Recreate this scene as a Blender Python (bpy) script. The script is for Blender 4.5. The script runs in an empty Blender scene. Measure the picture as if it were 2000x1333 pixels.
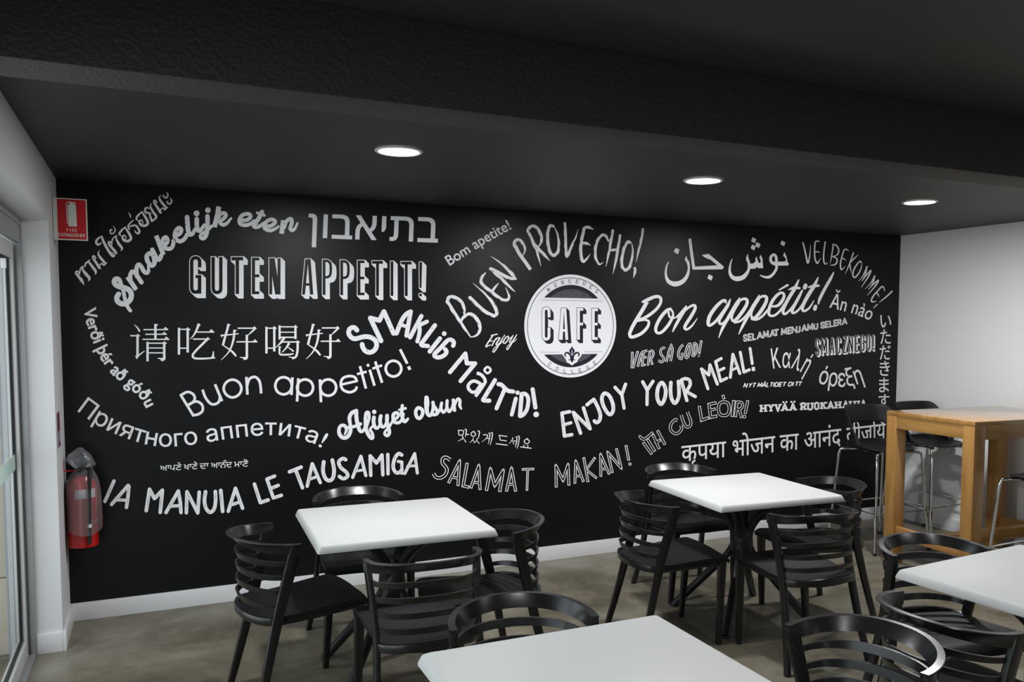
import bpy, bmesh, math, random
import numpy as np
from mathutils import Vector, Matrix, geometry
random.seed(7)
PI = math.pi
SC = bpy.context.scene
COL = SC.collection

# ------------------------------------------------------------------ camera
F_PX, YAW, PITCH, ROLL = 1659.2142, 0.4493, -0.0649, 0.0036
CAM = Vector((0.4312, -5.4195, 1.6766))
PPX, PPY = 1089.4946, 744.0854
_fw = Vector((math.sin(YAW)*math.cos(PITCH), math.cos(YAW)*math.cos(PITCH), math.sin(PITCH)))
_rt0 = Vector((math.cos(YAW), -math.sin(YAW), 0)); _up0 = _rt0.cross(_fw)
RT = _rt0*math.cos(ROLL) + _up0*math.sin(ROLL)
UP = _up0*math.cos(ROLL) - _rt0*math.sin(ROLL)
cd = bpy.data.cameras.new('camera'); cam = bpy.data.objects.new('camera', cd); COL.objects.link(cam)
cd.sensor_width = 36; cd.lens = 36*F_PX/2000
cd.shift_x = -(PPX-1000)/2000; cd.shift_y = (PPY-666.5)/2000
m = Matrix((RT, UP, -_fw)).transposed().to_4x4(); m.translation = CAM; cam.matrix_world = m
cd.clip_start = 0.02
SC.camera = cam
def wall_pt(x, y, Y=0.0):                      # point of the mural wall (plane y=Y) behind a spot of the photograph
    d = _fw + RT*((x-PPX)/F_PX) - UP*((y-PPY)/F_PX)
    return CAM + d*((Y-CAM.y)/d.y)

# ------------------------------------------------------------------ world, lights, exposure
W = bpy.data.worlds.new('overcast'); SC.world = W; W.use_nodes = True
bg = W.node_tree.nodes['Background']; bg.inputs[0].default_value = (0.86, 0.93, 1.0, 1); bg.inputs[1].default_value = 1.15
SC.view_settings.view_transform = 'Standard'; SC.view_settings.look = 'None'
SC.view_settings.exposure = 0.0; SC.view_settings.gamma = 1.0; SC.view_settings.use_curve_mapping = False
SC.cycles.max_bounces = 8; SC.cycles.diffuse_bounces = 4; SC.cycles.caustics_reflective = False; SC.cycles.caustics_refractive = False
ROOM_W, ROOM_H, ROOM_D = 6.35, 2.466, -9.0
LIGHTS = [(1.478, -1.58), (3.162, -1.56), (4.846, -1.52)]
def area(name, loc, rot, sx, sy, power, col=(1, 1, 1), spread=PI, shape='RECTANGLE'):
    l = bpy.data.lights.new(name, 'AREA'); l.shape = shape; l.size = sx; l.size_y = sy; l.energy = power; l.color = col; l.spread = spread
    o = bpy.data.objects.new(name, l); COL.objects.link(o); o.location = loc; o.rotation_euler = rot; return o
for i, (x, y) in enumerate(LIGHTS):
    area('downlight_or_fill', (x, y, ROOM_H-0.012), (0, 0, 0), 0.17, 0.17, 35, (0.97, 0.98, 1.0), PI, 'DISK')
for x in (1.478, 3.162, 4.846):                # unseen lamp row, added for light on the camera's side of the beam
    area('downlight_or_fill', (x, -4.6, ROOM_H-0.012), (0, 0, 0), 0.17, 0.17, 13, (0.97, 0.98, 1.0), math.radians(125), 'DISK')
# daylight through the glazed doors in the left wall, plus lights added for assumed, unseen windows behind the camera
area('door_daylight', (-0.35, -2.9, 1.12), (0, -PI/2, 0), 2.0, 4.4, 48, (0.88, 0.94, 1.0))
for x in (0.9, 3.1, 5.3): area('assumed_window_light', (x, -8.9, 1.45), (PI/2, 0, 0), 0.8, 1.6, 5, (0.92, 0.96, 1.0))

# ------------------------------------------------------------------ materials
def mat(name, col, rough=0.5, metal=0.0, spec=0.5, coat=0.0, noise=None, bump=None, stretch=None, emit=0, seed=0):
    """noise=(scale, other colour, contrast) mixes two colours; bump=(scale, strength)"""
    M = bpy.data.materials.new(name); M.use_nodes = True; nt = M.node_tree; b = nt.nodes['Principled BSDF']
    b.inputs['Base Color'].default_value = (*col, 1); b.inputs['Roughness'].default_value = rough
    b.inputs['Metallic'].default_value = metal; b.inputs['Specular IOR Level'].default_value = spec
    b.inputs['Coat Weight'].default_value = coat; b.inputs['Coat Roughness'].default_value = 0.15
    if emit:
        b.inputs['Emission Color'].default_value = (*col, 1); b.inputs['Emission Strength'].default_value = emit
    tc = None
    def coords():
        t = nt.nodes.new('ShaderNodeTexCoord'); mp = nt.nodes.new('ShaderNodeMapping')
        if stretch: mp.inputs['Scale'].default_value = stretch
        mp.inputs['Location'].default_value = (seed, seed*1.7, seed*0.3)
        nt.links.new(t.outputs['Object'], mp.inputs[0]); return mp.outputs[0]
    if noise or bump: tc = coords()
    if noise:
        n = nt.nodes.new('ShaderNodeTexNoise'); n.inputs['Scale'].default_value = noise[0]; n.inputs['Detail'].default_value = 8
        r = nt.nodes.new('ShaderNodeValToRGB'); c = noise[2]
        r.color_ramp.elements[0].position = 0.5-c; r.color_ramp.elements[1].position = 0.5+c
        r.color_ramp.elements[0].color = (*noise[1], 1); r.color_ramp.elements[1].color = (*col, 1)
        nt.links.new(tc, n.inputs['Vector']); nt.links.new(n.outputs['Fac'], r.inputs[0]); nt.links.new(r.outputs[0], b.inputs['Base Color'])
    if bump:
        n = nt.nodes.new('ShaderNodeTexNoise'); n.inputs['Scale'].default_value = bump[0]; n.inputs['Detail'].default_value = 4
        bp = nt.nodes.new('ShaderNodeBump'); bp.inputs['Strength'].default_value = bump[1]; bp.inputs['Distance'].default_value = 0.004
        nt.links.new(tc, n.inputs['Vector']); nt.links.new(n.outputs['Fac'], bp.inputs['Height']); nt.links.new(bp.outputs[0], b.inputs['Normal'])
    return M
def lin(r, g, b):
    f = lambda c: ((c/255+0.055)/1.055)**2.4 if c > 10 else c/255/12.92
    return (f(r), f(g), f(b))
M_MURAL = mat('mural_black_vinyl', (0.0062, 0.0062, 0.0068), 0.38, spec=0.22, bump=(400, 0.03))
M_INK = mat('mural_black_print', (0.0062, 0.0062, 0.0068), 0.38, spec=0.22)
M_WHITE = mat('mural_white_print', (0.87, 0.87, 0.885), 0.45, spec=0.2)
M_GREY = mat('logo_charcoal_print', (0.019, 0.017, 0.028), 0.45, spec=0.2)
M_NAVY = mat('logo_dark_print', (0.013, 0.009, 0.032), 0.45, spec=0.2)
M_LILAC = mat('logo_grey_print', (0.085, 0.082, 0.10), 0.45, spec=0.2)
M_WORN = mat('mural_speckled_print', (0.87, 0.87, 0.885), 0.45, spec=0.2, noise=(95, (0.03, 0.03, 0.035), 0.02))
_r = [n for n in M_WORN.node_tree.nodes if n.type == 'VALTORGB'][0]
_r.color_ramp.elements[0].position = 0.335; _r.color_ramp.elements[1].position = 0.355
M_STREAK = mat('mural_streak_grey_print', (0.30, 0.30, 0.31), 0.45, spec=0.2)
M_WALL = mat('white_wall_paint', (0.84, 0.84, 0.84), 0.6, bump=(180, 0.12))
M_SKIRT = mat('white_skirting_gloss', (0.74, 0.74, 0.75), 0.3)
M_CEIL = mat('black_ceiling_paint', (0.020, 0.020, 0.0205), 0.55, bump=(60, 0.15))
M_BEAM = mat('black_rough_beam_paint', (0.021, 0.0205, 0.020), 0.6, bump=(90, 0.8))
M_TOP = mat('white_laminate', (0.52, 0.52, 0.51), 0.55, spec=0.35, noise=(3, (0.505, 0.51, 0.50), 0.2))
M_PLAST = mat('black_moulded_plastic', (0.009, 0.009, 0.0095), 0.24, bump=(700, 0.03))
M_SEAT = mat('black_textured_seat_plastic', (0.009, 0.009, 0.0095), 0.5, spec=0.2, bump=(900, 0.1))
M_BASE = mat('black_powder_coat', (0.011, 0.011, 0.012), 0.4, bump=(700, 0.05))
M_CHROME = mat('chrome', (0.78, 0.78, 0.79), 0.09, metal=1)
M_RUB = mat('black_rubber', (0.012, 0.012, 0.012), 0.7)
M_ALU = mat('grey_aluminium', (0.33, 0.335, 0.34), 0.4, metal=0.35)
M_ALUL = mat('pale_aluminium', (0.62, 0.63, 0.62), 0.4, metal=0.15)
M_RED = mat('red_enamel', lin(190, 22, 22), 0.25, coat=0.4)
M_SRED = mat('sign_red', lin(190, 8, 22), 0.4)
M_SWHT = mat('sign_white', (0.66, 0.69, 0.62), 0.4)
M_MAROON = mat('notice_maroon', lin(110, 30, 55), 0.4)
M_NGREY = mat('notice_grey', lin(150, 148, 160), 0.4)
M_BLOCK = mat('beige_masonry_paint', (0.70, 0.60, 0.45), 0.8, bump=(50, 0.2))
M_PIER = mat('grey_exterior_paint', (0.38, 0.41, 0.45), 0.7)
M_LAMP = mat('lamp_diffuser', (0.95, 0.97, 1.0), 0.5, emit=14)
M_TRIM = mat('lamp_trim_white', (0.62, 0.61, 0.57), 0.4)
M_LABEL = mat('white_label', (0.72, 0.72, 0.72), 0.5)
def wood(name, st, seed):
    return mat(name, lin(190, 144, 82), 0.33, coat=0.25, noise=(2.6, lin(158, 112, 56), 0.22), stretch=st, seed=seed)
M_WT = wood('honey_timber_polished', (0.8, 6, 6), 4.1); M_WT.node_tree.nodes['Principled BSDF'].inputs['Roughness'].default_value = 0.16; M_WT.node_tree.nodes['Principled BSDF'].inputs['Coat Weight'].default_value = 1.0
M_WV = wood('honey_timber_vertical', (6, 6, 0.8), 1.3); M_WX = wood('honey_timber_along', (0.8, 6, 6), 4.1); M_WY = wood('honey_timber_across', (6, 0.8, 6), 7.7)

def glassy(name, tint, alpha, rough=0.02, diff=0.0, dcol=(1, 1, 1)):
    M = bpy.data.materials.new(name); M.use_nodes = True; nt = M.node_tree; nt.nodes.clear()
    out = nt.nodes.new('ShaderNodeOutputMaterial'); tr = nt.nodes.new('ShaderNodeBsdfTransparent'); tr.inputs[0].default_value = (*tint, 1)
    gl = nt.nodes.new('ShaderNodeBsdfGlossy'); gl.inputs['Roughness'].default_value = rough
    fr = nt.nodes.new('ShaderNodeFresnel'); fr.inputs[0].default_value = 1.45
    mul = nt.nodes.new('ShaderNodeMath'); mul.operation = 'MULTIPLY'; mul.inputs[1].default_value = alpha
    mx = nt.nodes.new('ShaderNodeMixShader')
    nt.links.new(fr.outputs[0], mul.inputs[0]); nt.links.new(mul.outputs[0], mx.inputs[0])
    base = tr.outputs[0]
    if diff:
        df = nt.nodes.new('ShaderNodeBsdfDiffuse'); df.inputs[0].default_value = (*dcol, 1)
        tl = nt.nodes.new('ShaderNodeBsdfTranslucent'); tl.inputs[0].default_value = (*dcol, 1)
        ad = nt.nodes.new('ShaderNodeMixShader'); ad.inputs[0].default_value = 0.4
        nt.links.new(df.outputs[0], ad.inputs[1]); nt.links.new(tl.outputs[0], ad.inputs[2])
        m2 = nt.nodes.new('ShaderNodeMixShader'); m2.inputs[0].default_value = diff
        nt.links.new(tr.outputs[0], m2.inputs[1]); nt.links.new(ad.outputs[0], m2.inputs[2]); base = m2.outputs[0]
    nt.links.new(base, mx.inputs[1]); nt.links.new(gl.outputs[0], mx.inputs[2]); nt.links.new(mx.outputs[0], out.inputs[0])
    return M
M_GLASS = glassy('window_glass', (0.95, 0.97, 0.96), 0.22)
M_FROST = glassy('frosted_film', (0.8, 0.9, 0.85), 0.6, 0.1, 0.72, (0.72, 0.86, 0.80))
M_BAG = glassy('cloudy_plastic_film', (0.95, 0.95, 0.97), 0.9, 0.22, 0.20, (0.66, 0.68, 0.72))

# polished concrete
M_FLOOR = bpy.data.materials.new('polished_concrete'); M_FLOOR.use_nodes = True
nt = M_FLOOR.node_tree; b = nt.nodes['Principled BSDF']; L = nt.links
tc = nt.nodes.new('ShaderNodeTexCoord')
def tex(scale, detail, rough=0.6, dist=0.0):
    n = nt.nodes.new('ShaderNodeTexNoise'); n.inputs['Scale'].default_value = scale; n.inputs['Detail'].default_value = detail
    n.inputs['Roughness'].default_value = rough; n.inputs['Distortion'].default_value = dist; L.new(tc.outputs['Object'], n.inputs['Vector']); return n
def ramp(src, stops):
    r = nt.nodes.new('ShaderNodeValToRGB'); e = r.color_ramp.elements
    while len(e) < len(stops): e.new(0.5)
    for k, (p, c) in enumerate(stops): e[k].position = p; e[k].color = (*c, 1)
    L.new(src, r.inputs[0]); return r
def mix(a, c, fac, mode='MIX'):
    x = nt.nodes.new('ShaderNodeMix'); x.data_type = 'RGBA'; x.blend_type = mode
    L.new(a, x.inputs[6]); L.new(c, x.inputs[7])
    if isinstance(fac, float): x.inputs[0].default_value = fac
    else: L.new(fac, x.inputs[0])
    return x.outputs[2]
big = ramp(tex(1.3, 9, 0.62, 0.8).outputs[0], [(0.30, lin(92, 86, 72)), (0.5, lin(124, 118, 102)), (0.70, lin(150, 146, 134))])
mid = ramp(tex(7, 10, 0.75, 0.5).outputs[0], [(0.33, (0.50, 0.48, 0.43)), (0.60, (1, 1, 1))])
fine = ramp(tex(90, 4).outputs[0], [(0.38, (0.78, 0.77, 0.74)), (0.6, (1, 1, 1))])
spk = ramp(tex(160, 2).outputs[0], [(0.71, (0, 0, 0)), (0.75, (1, 1, 1))])
c1 = mix(big.outputs[0], mid.outputs[0], 0.6, 'MULTIPLY'); c2 = mix(c1, fine.outputs[0], 0.8, 'MULTIPLY')
w_ = nt.nodes.new('ShaderNodeRGB'); w_.outputs[0].default_value = (*lin(200, 190, 170), 1)
f_ = nt.nodes.new('ShaderNodeMath'); f_.operation = 'MULTIPLY'; f_.inputs[1].default_value = 0.6; L.new(spk.outputs[0], f_.inputs[0])
L.new(mix(c2, w_.outputs[0], f_.outputs[0]), b.inputs['Base Color'])
rr = ramp(tex(3, 6).outputs[0], [(0.3, (0.26, 0.26, 0.26)), (0.7, (0.42, 0.42, 0.42))]); L.new(rr.outputs[0], b.inputs['Roughness'])
b.inputs['Specular IOR Level'].default_value = 0.45

# ------------------------------------------------------------------ mesh helpers
def mesh_obj(name, bm, material, parent=None, smooth=False, label=None):
    me = bpy.data.meshes.new(name); bm.to_mesh(me); bm.free()
    for mm in (material if isinstance(material, (list, tuple)) else [material]): me.materials.append(mm)
    if smooth:
        for p in me.polygons: p.use_smooth = True
        me.set_sharp_from_angle(angle=math.radians(38))
    o = bpy.data.objects.new(name, me); COL.objects.link(o)
    if parent: o.parent = parent
    if label: o['label'] = label
    return o
def thing(name, label, cat, loc=(0, 0, 0), rz=0, group=None):
    o = bpy.data.objects.new(name, None); COL.objects.link(o); o.empty_display_size = 0.1
    o.location = loc; o.rotation_euler = (0, 0, rz); o['label'] = label; o['category'] = cat
    if group: o['group'] = group
    return o
def tag(o, label, cat, group=None):
    o['label'] = label; o['category'] = cat
    if group: o['group'] = group
    return o
def struct(o, label=None):
    o['kind'] = 'structure'
    if label: o['label'] = label
    return o
def box(bm, x0, x1, y0, y1, z0, z1, bev=0, mi=0):
    vs = [bm.verts.new((x, y, z)) for z in (z0, z1) for x, y in ((x0, y0), (x1, y0), (x1, y1), (x0, y1))]
    fs = [bm.faces.new([vs[i] for i in q]) for q in ((3, 2, 1, 0), (4, 5, 6, 7), (0, 1, 5, 4), (1, 2, 6, 5), (2, 3, 7, 6), (3, 0, 4, 7))]
    for f in fs: f.material_index = mi
    if bev:
        es = {e for f in fs for e in f.edges}
        bmesh.ops.bevel(bm, geom=list(es), offset=bev, segments=2, profile=0.6, affect='EDGES')
def boxobj(name, dims, material, parent=None, bev=0, label=None):
    bm = bmesh.new(); box(bm, *dims, bev=bev); return mesh_obj(name, bm, material, parent, smooth=bool(bev), label=label)
def sweep(bm, pts, secs, up=Vector((0, 0, 1)), closed=False, cap=True):
    """secs: one section (list of (side, up) offsets) or one per point"""
    pts = [Vector(p) for p in pts]; n = len(pts); rings = []
    one = not isinstance(secs[0][0], (tuple, list))
    for i, p in enumerate(pts):
        a = pts[(i-1) % n] if (closed or i > 0) else p; c = pts[(i+1) % n] if (closed or i < n-1) else p
        t = (c-a).normalized(); s = t.cross(up)
        if s.length < 1e-4: s = Vector((1, 0, 0))
        s.normalize(); u = s.cross(t).normalized()
        sec = secs if one else secs[i]
        rings.append([bm.verts.new(p+s*q[0]+u*q[1]) for q in sec])
    k = len(rings[0]); fs = []
    for i in range(n if closed else n-1):
        A, B = rings[i], rings[(i+1) % n]
        for j in range(k): fs.append(bm.faces.new((A[j], A[(j+1) % k], B[(j+1) % k], B[j])))
    if cap and not closed:
        fs.append(bm.faces.new(rings[0][::-1])); fs.append(bm.faces.new(rings[-1]))
    bmesh.ops.recalc_face_normals(bm, faces=fs)
def circ(r, n=12, ry=None): return [(r*math.cos(2*PI*k/n), (ry or r)*math.sin(2*PI*k/n)) for k in range(n)]
def rrect(w, h, r, n=2):
    r = min(r, w/2*0.98, h/2*0.98); out = []
    for cx, cy, a0 in ((w/2-r, h/2-r, 0), (-w/2+r, h/2-r, 90), (-w/2+r, -h/2+r, 180), (w/2-r, -h/2+r, 270)):
        for k in range(n+1):
            a = math.radians(a0+90*k/n); out.append((cx+r*math.cos(a), cy+r*math.sin(a)))
    return out
def tube(bm, pts, r, n=12, **k): sweep(bm, pts, circ(r, n), **k)
def spline(pts, per=6):
    P = [Vector(p) for p in pts]; out = []
    for i in range(len(P)-1):
        a, b_, c, d = P[max(i-1, 0)], P[i], P[i+1], P[min(i+2, len(P)-1)]
        for k in range(per):
            t = k/per; out.append(0.5*((2*b_)+(c-a)*t+(2*a-5*b_+4*c-d)*t*t+(3*b_-a-3*c+d)*t**3))
    out.append(P[-1]); return out
def lathe(bm, prof, n=32, c=(0, 0)):
    rings = [[bm.verts.new((c[0]+r*math.cos(2*PI*k/n), c[1]+r*math.sin(2*PI*k/n), z)) for k in range(n)] for r, z in prof]
    fs = []
    for A, B in zip(rings, rings[1:]):
        for j in range(n): fs.append(bm.faces.new((A[j], A[(j+1) % n], B[(j+1) % n], B[j])))
    fs.append(bm.faces.new(rings[0][::-1])); fs.append(bm.faces.new(rings[-1])); bmesh.ops.recalc_face_normals(bm, faces=fs)
def copy_tree(o, parent=None):
    c = o.copy(); COL.objects.link(c)
    if parent: c.parent = parent
    for ch in list(o.children): copy_tree(ch, c)
    return c

# ------------------------------------------------------------------ room shell
XR, H, HB = ROOM_W, ROOM_H, 0.102
PY, HEAD, RV = -0.474, 2.192, -0.115          # door opening: near pier edge, head height, depth of reveal
struct(boxobj('floor', (-3.2, XR+0.2, ROOM_D, 0.2, -0.12, 0), M_FLOOR))
struct(boxobj('wall_back', (-0.2, XR+0.2, 0.002, 0.2, 0, H+0.1), mat('wall_back_paint', (0.02, 0.02, 0.02), 0.6)))
struct(boxobj('wall_right', (XR, XR+0.2, ROOM_D, 0.002, 0, H+0.1), M_WALL))
bm = bmesh.new()
box(bm, RV-0.11, 0, PY, 0.002, 0, H+0.1); box(bm, RV-0.11, 0, -5.0, PY, HEAD, H+0.1); box(bm, RV-0.11, 0, ROOM_D, -5.0, 0, H+0.1)
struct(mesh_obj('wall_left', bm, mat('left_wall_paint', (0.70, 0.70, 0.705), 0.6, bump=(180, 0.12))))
struct(boxobj('wall_rear', (-0.2, XR+0.2, ROOM_D-0.2, ROOM_D, 0, H+0.1), M_WALL))
struct(boxobj('ceiling', (-0.23, XR+0.2, ROOM_D-0.2, 0.2, H+0.001, H+0.12), M_CEIL))
bm = bmesh.new(); box(bm, 0.0, XR, -3.235, -3.06, 2.245, H+0.002, bev=0.006)
struct(mesh_obj('ceiling_beam', bm, M_BEAM, smooth=True), 'black painted beam with a rough trowelled face hanging below the ceiling')
def skirt(name, dims):
    return struct(boxobj(name, dims, M_SKIRT, bev=0.003))
skirt('baseboard_back', (0.0, XR, -0.016, 0.0, 0, HB))
skirt('baseboard_right', (XR-0.016, XR, ROOM_D, -0.016, 0, HB))
bm = bmesh.new(); box(bm, 0, 0.016, PY-0.016, -0.016, 0, HB, bev=0.003); box(bm, RV, 0, PY-0.016, PY, 0, HB, bev=0.003)
struct(mesh_obj('baseboard_left', bm, M_SKIRT, smooth=True))

# sliding glass door in the left wall
door = struct(bpy.data.objects.new('door_1', None)); COL.objects.link(door); door['label'] = 'tall aluminium framed sliding glass door in the left wall'
bm = bmesh.new()
box(bm, RV-0.022, RV-0.0005, PY-0.03, PY-0.001, 0, HEAD-0.001); box(bm, RV-0.09, RV-0.022, PY-0.012, PY-0.001, 0, HEAD-0.001)
mesh_obj('door_jamb', bm, M_ALU, door)
bm = bmesh.new()
box(bm, RV-0.024, RV-0.0005, -5.0, PY-0.03, HEAD-0.035, HEAD-0.001); box(bm, RV-0.03, RV-0.006, -5.0, PY-0.03, HEAD-0.12, HEAD-0.035)
mesh_obj('door_head', bm, M_ALU, door)
bm = bmesh.new(); box(bm, RV-0.09, RV-0.004, -5.0, PY-0.03, 0, 0.012); mesh_obj('door_track', bm, M_ALU, door)
leaf0, leaf1 = PY-0.036, -2.55
for (a, c_) in ((leaf1, leaf0), (-4.95, leaf1-0.01)):
    bm = bmesh.new(); X0, X1 = RV-0.075, RV-0.034
    box(bm, X0, X1, c_-0.05, c_, 0.014, HEAD-0.125, bev=0.003); box(bm, X0, X1, a, a+0.05, 0.014, HEAD-0.125, bev=0.003)
    box(bm, X0, X1, a+0.05, c_-0.05, HEAD-0.20, HEAD-0.125, bev=0.003); box(bm, X0, X1, a+0.05, c_-0.05, 0.014, 0.10, bev=0.003)
    lf = mesh_obj('door_leaf', bm, M_ALUL, door, smooth=True)
    bm = bmesh.new(); X0, X1 = RV-0.062, RV-0.048
    box(bm, X0, X1, c_-0.062, c_-0.05, 0.10, HEAD-0.20); box(bm, X0, X1, a+0.05, a+0.062, 0.10, HEAD-0.20)
    box(bm, X0, X1, a+0.062, c_-0.062, HEAD-0.212, HEAD-0.20); box(bm, X0, X1, a+0.062, c_-0.062, 0.10, 0.112)
    mesh_obj('door_gasket', bm, M_RUB, lf)
    boxobj('door_pane', (RV-0.058, RV-0.052, a+0.062, c_-0.062, 0.112, HEAD-0.212), M_GLASS, lf)
    boxobj('frosted_strip', (RV-0.0515, RV-0.0505, a+0.062, c_-0.062, 0.967, 1.042), M_FROST, lf, label='pale green frosted safety strip across the glass')
boxobj('door_catch', (RV-0.05, RV-0.03, -0.80, -0.785, 1.93, 1.975), M_LABEL, door, bev=0.002)

# outside, seen through the door: block wall with wide recessed joints and a grey pier
pier = struct(boxobj('trim_1', (-0.238, -0.226, -0.46, 0.1, 0, 3.0), M_PIER), 'narrow grey exterior pier beside the glass door')
wx = struct(boxobj('wall_exterior', (-3.0, -0.2385, -0.40, 0.1, 0, 3.0), mat('mortar', (0.38, 0.34, 0.27), 0.9)), 'beige painted masonry wall outside the glass door')
z0 = 0.0
for z1 in (0.40, 1.13, 1.86, 2.59):
    x1 = -0.240
    for x0 in (-1.0, -1.8, -2.6):
        boxobj('masonry_block', (x0+0.004, x1-0.004 if x1 < -0.25 else x1, -0.43, -0.401, z0+0.004, z1-0.004), M_BLOCK, wx, bev=0.003); x1 = x0
    z0 = z1

# ------------------------------------------------------------------ mural lettering engine (flat print on the wall plane)
def catmull(P, closed=False, per=5):
    n = len(P); out = []
    rng = range(n if closed else n-1)
    for i in rng:
        g = (lambda k: P[k % n]) if closed else (lambda k: P[min(max(k, 0), n-1)])
        a, b_, c, d = g(i-1), g(i), g(i+1), g(i+2)
        for k in range(per):
            t = k/per
            out.append(tuple(0.5*((2*b_[j])+(c[j]-a[j])*t+(2*a[j]-5*b_[j]+4*c[j]-d[j])*t*t+(3*b_[j]-a[j]-3*c[j]+d[j])*t**3) for j in (0, 1))
                       + (b_[2]*(1-t)+c[2]*t,))
    if not closed: out.append(P[-1])
    return out
def disc(x, y, r, n=14): return [(x+r*math.cos(2*PI*k/n), y+r*math.sin(2*PI*k/n)) for k in range(n)]
def ribbon(P, closed=False, roundcap=True, corners=False, extra=0.0):
    """list of convex pieces covering a stroke; P = (x, y, width)"""
    n = len(P); out = []
    P = [(p[0], p[1], max(p[2]+extra, 0.05)) for p in P]
    if corners:
        for i in range(n-1):
            (x0, y0, w0), (x1, y1, w1) = P[i], P[i+1]; dx, dy = x1-x0, y1-y0; l = math.hypot(dx, dy) or 1e-6; nx, ny = -dy/l/2, dx/l/2
            ex, ey = (dx/l*extra/2, dy/l*extra/2) if not roundcap else (0, 0)
            out.append([(x0+nx*w0-ex, y0+ny*w0-ey), (x1+nx*w1+ex, y1+ny*w1+ey), (x1-nx*w1+ex, y1-ny*w1+ey), (x0-nx*w0-ex, y0-ny*w0-ey)])
        for i in range(n):
            if roundcap: out.append(disc(P[i][0], P[i][1], P[i][2]/2))
            elif 0 < i < n-1:                                      # mitred corner
                (xa, ya, _), (x, y, w), (xb, yb, _) = P[i-1], P[i], P[i+1]
                a = math.atan2(y-ya, x-xa); c = math.atan2(yb-y, xb-x); d = (c-a+PI) % (2*PI)-PI
                if abs(d) < 0.03: continue
                s = -1 if d > 0 else 1; k = min(1/max(math.cos(d/2), 0.1), 1.6)
                p1 = (x-s*math.sin(a)*w/2, y+s*math.cos(a)*w/2); p3 = (x-s*math.sin(c)*w/2, y+s*math.cos(c)*w/2)
                mm = (a+d/2); p2 = (x-s*math.sin(mm)*w/2*k, y+s*math.cos(mm)*w/2*k)
                out.append([(x, y), p1, p2, p3])
        return out
    N = []
    for i in range(n):
        a = P[(i-1) % n] if (closed or i > 0) else P[i]; c = P[(i+1) % n] if (closed or i < n-1) else P[i]
        dx, dy = c[0]-a[0], c[1]-a[1]; l = math.hypot(dx, dy) or 1e-6; N.append((-dy/l/2, dx/l/2))
    for i in range(n if closed else n-1):
        j = (i+1) % n; a, c, na, nc = P[i], P[j], N[i], N[j]
        out.append([(a[0]+na[0]*a[2], a[1]+na[1]*a[2]), (c[0]+nc[0]*c[2], c[1]+nc[1]*c[2]), (c[0]-nc[0]*c[2], c[1]-nc[1]*c[2]), (a[0]-na[0]*a[2], a[1]-na[1]*a[2])])
    if not closed and roundcap:
        out.append(disc(P[0][0], P[0][1], P[0][2]/2)); out.append(disc(P[-1][0], P[-1][1], P[-1][2]/2))
    return out
def parse(s, ox=0, oy=0, k=1):
    """strokes: <mode><width> x,y[,w] ... ; modes S/L round, s/l butt, C closed smooth, P polygon, Q smooth polygon, D dot"""
    out = []
    for part in s.split(';'):
        t = part.split()
        if not t: continue
        mode = t[0][0]; w = float(t[0][1:] or 0)
        P = []
        for q in t[1:]:
            v = [float(a) for a in q.split(',')]; P.append((ox+v[0]/k, oy+v[1]/k, (v[2] if len(v) > 2 else w)/k))
        out.append((mode, P))
    return out
def pieces(strokes, extra=0.0):
    out = []
    for mode, P in strokes:
        if mode == 'S': out += ribbon(catmull(P), extra=extra)
        elif mode == 's': out += ribbon(catmull(P), roundcap=False, extra=extra)
        elif mode == 'C': out += ribbon(catmull(P, True), closed=True, extra=extra)
        elif mode == 'L': out += ribbon(P, corners=True, extra=extra)
        elif mode == 'l': out += ribbon(P, corners=True, roundcap=False, extra=extra)
        elif mode == 'D': out += [disc(p[0], p[1], p[2]/2+extra/2, 20) for p in P]
        elif mode == 'P':
            out.append([p[:2] for p in P])
            if extra > 0: out += ribbon([(p[0], p[1], 0) for p in P+[P[0]]], corners=True, extra=extra)
        elif mode == 'Q': out.append([p[:2] for p in catmull(P, True)])
    return out
def area2(p): return sum(p[i][0]*p[(i+1) % len(p)][1]-p[(i+1) % len(p)][0]*p[i][1] for i in range(len(p)))
def hull(p):
    p = sorted(set(p))
    def half(q):
        h = []
        for a in q:
            while len(h) > 1 and (h[-1][0]-h[-2][0])*(a[1]-h[-2][1])-(h[-1][1]-h[-2][1])*(a[0]-h[-2][0]) <= 1e-9: h.pop()
            h.append(a)
        return h[:-1]
    return half(p)+half(p[::-1])
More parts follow.
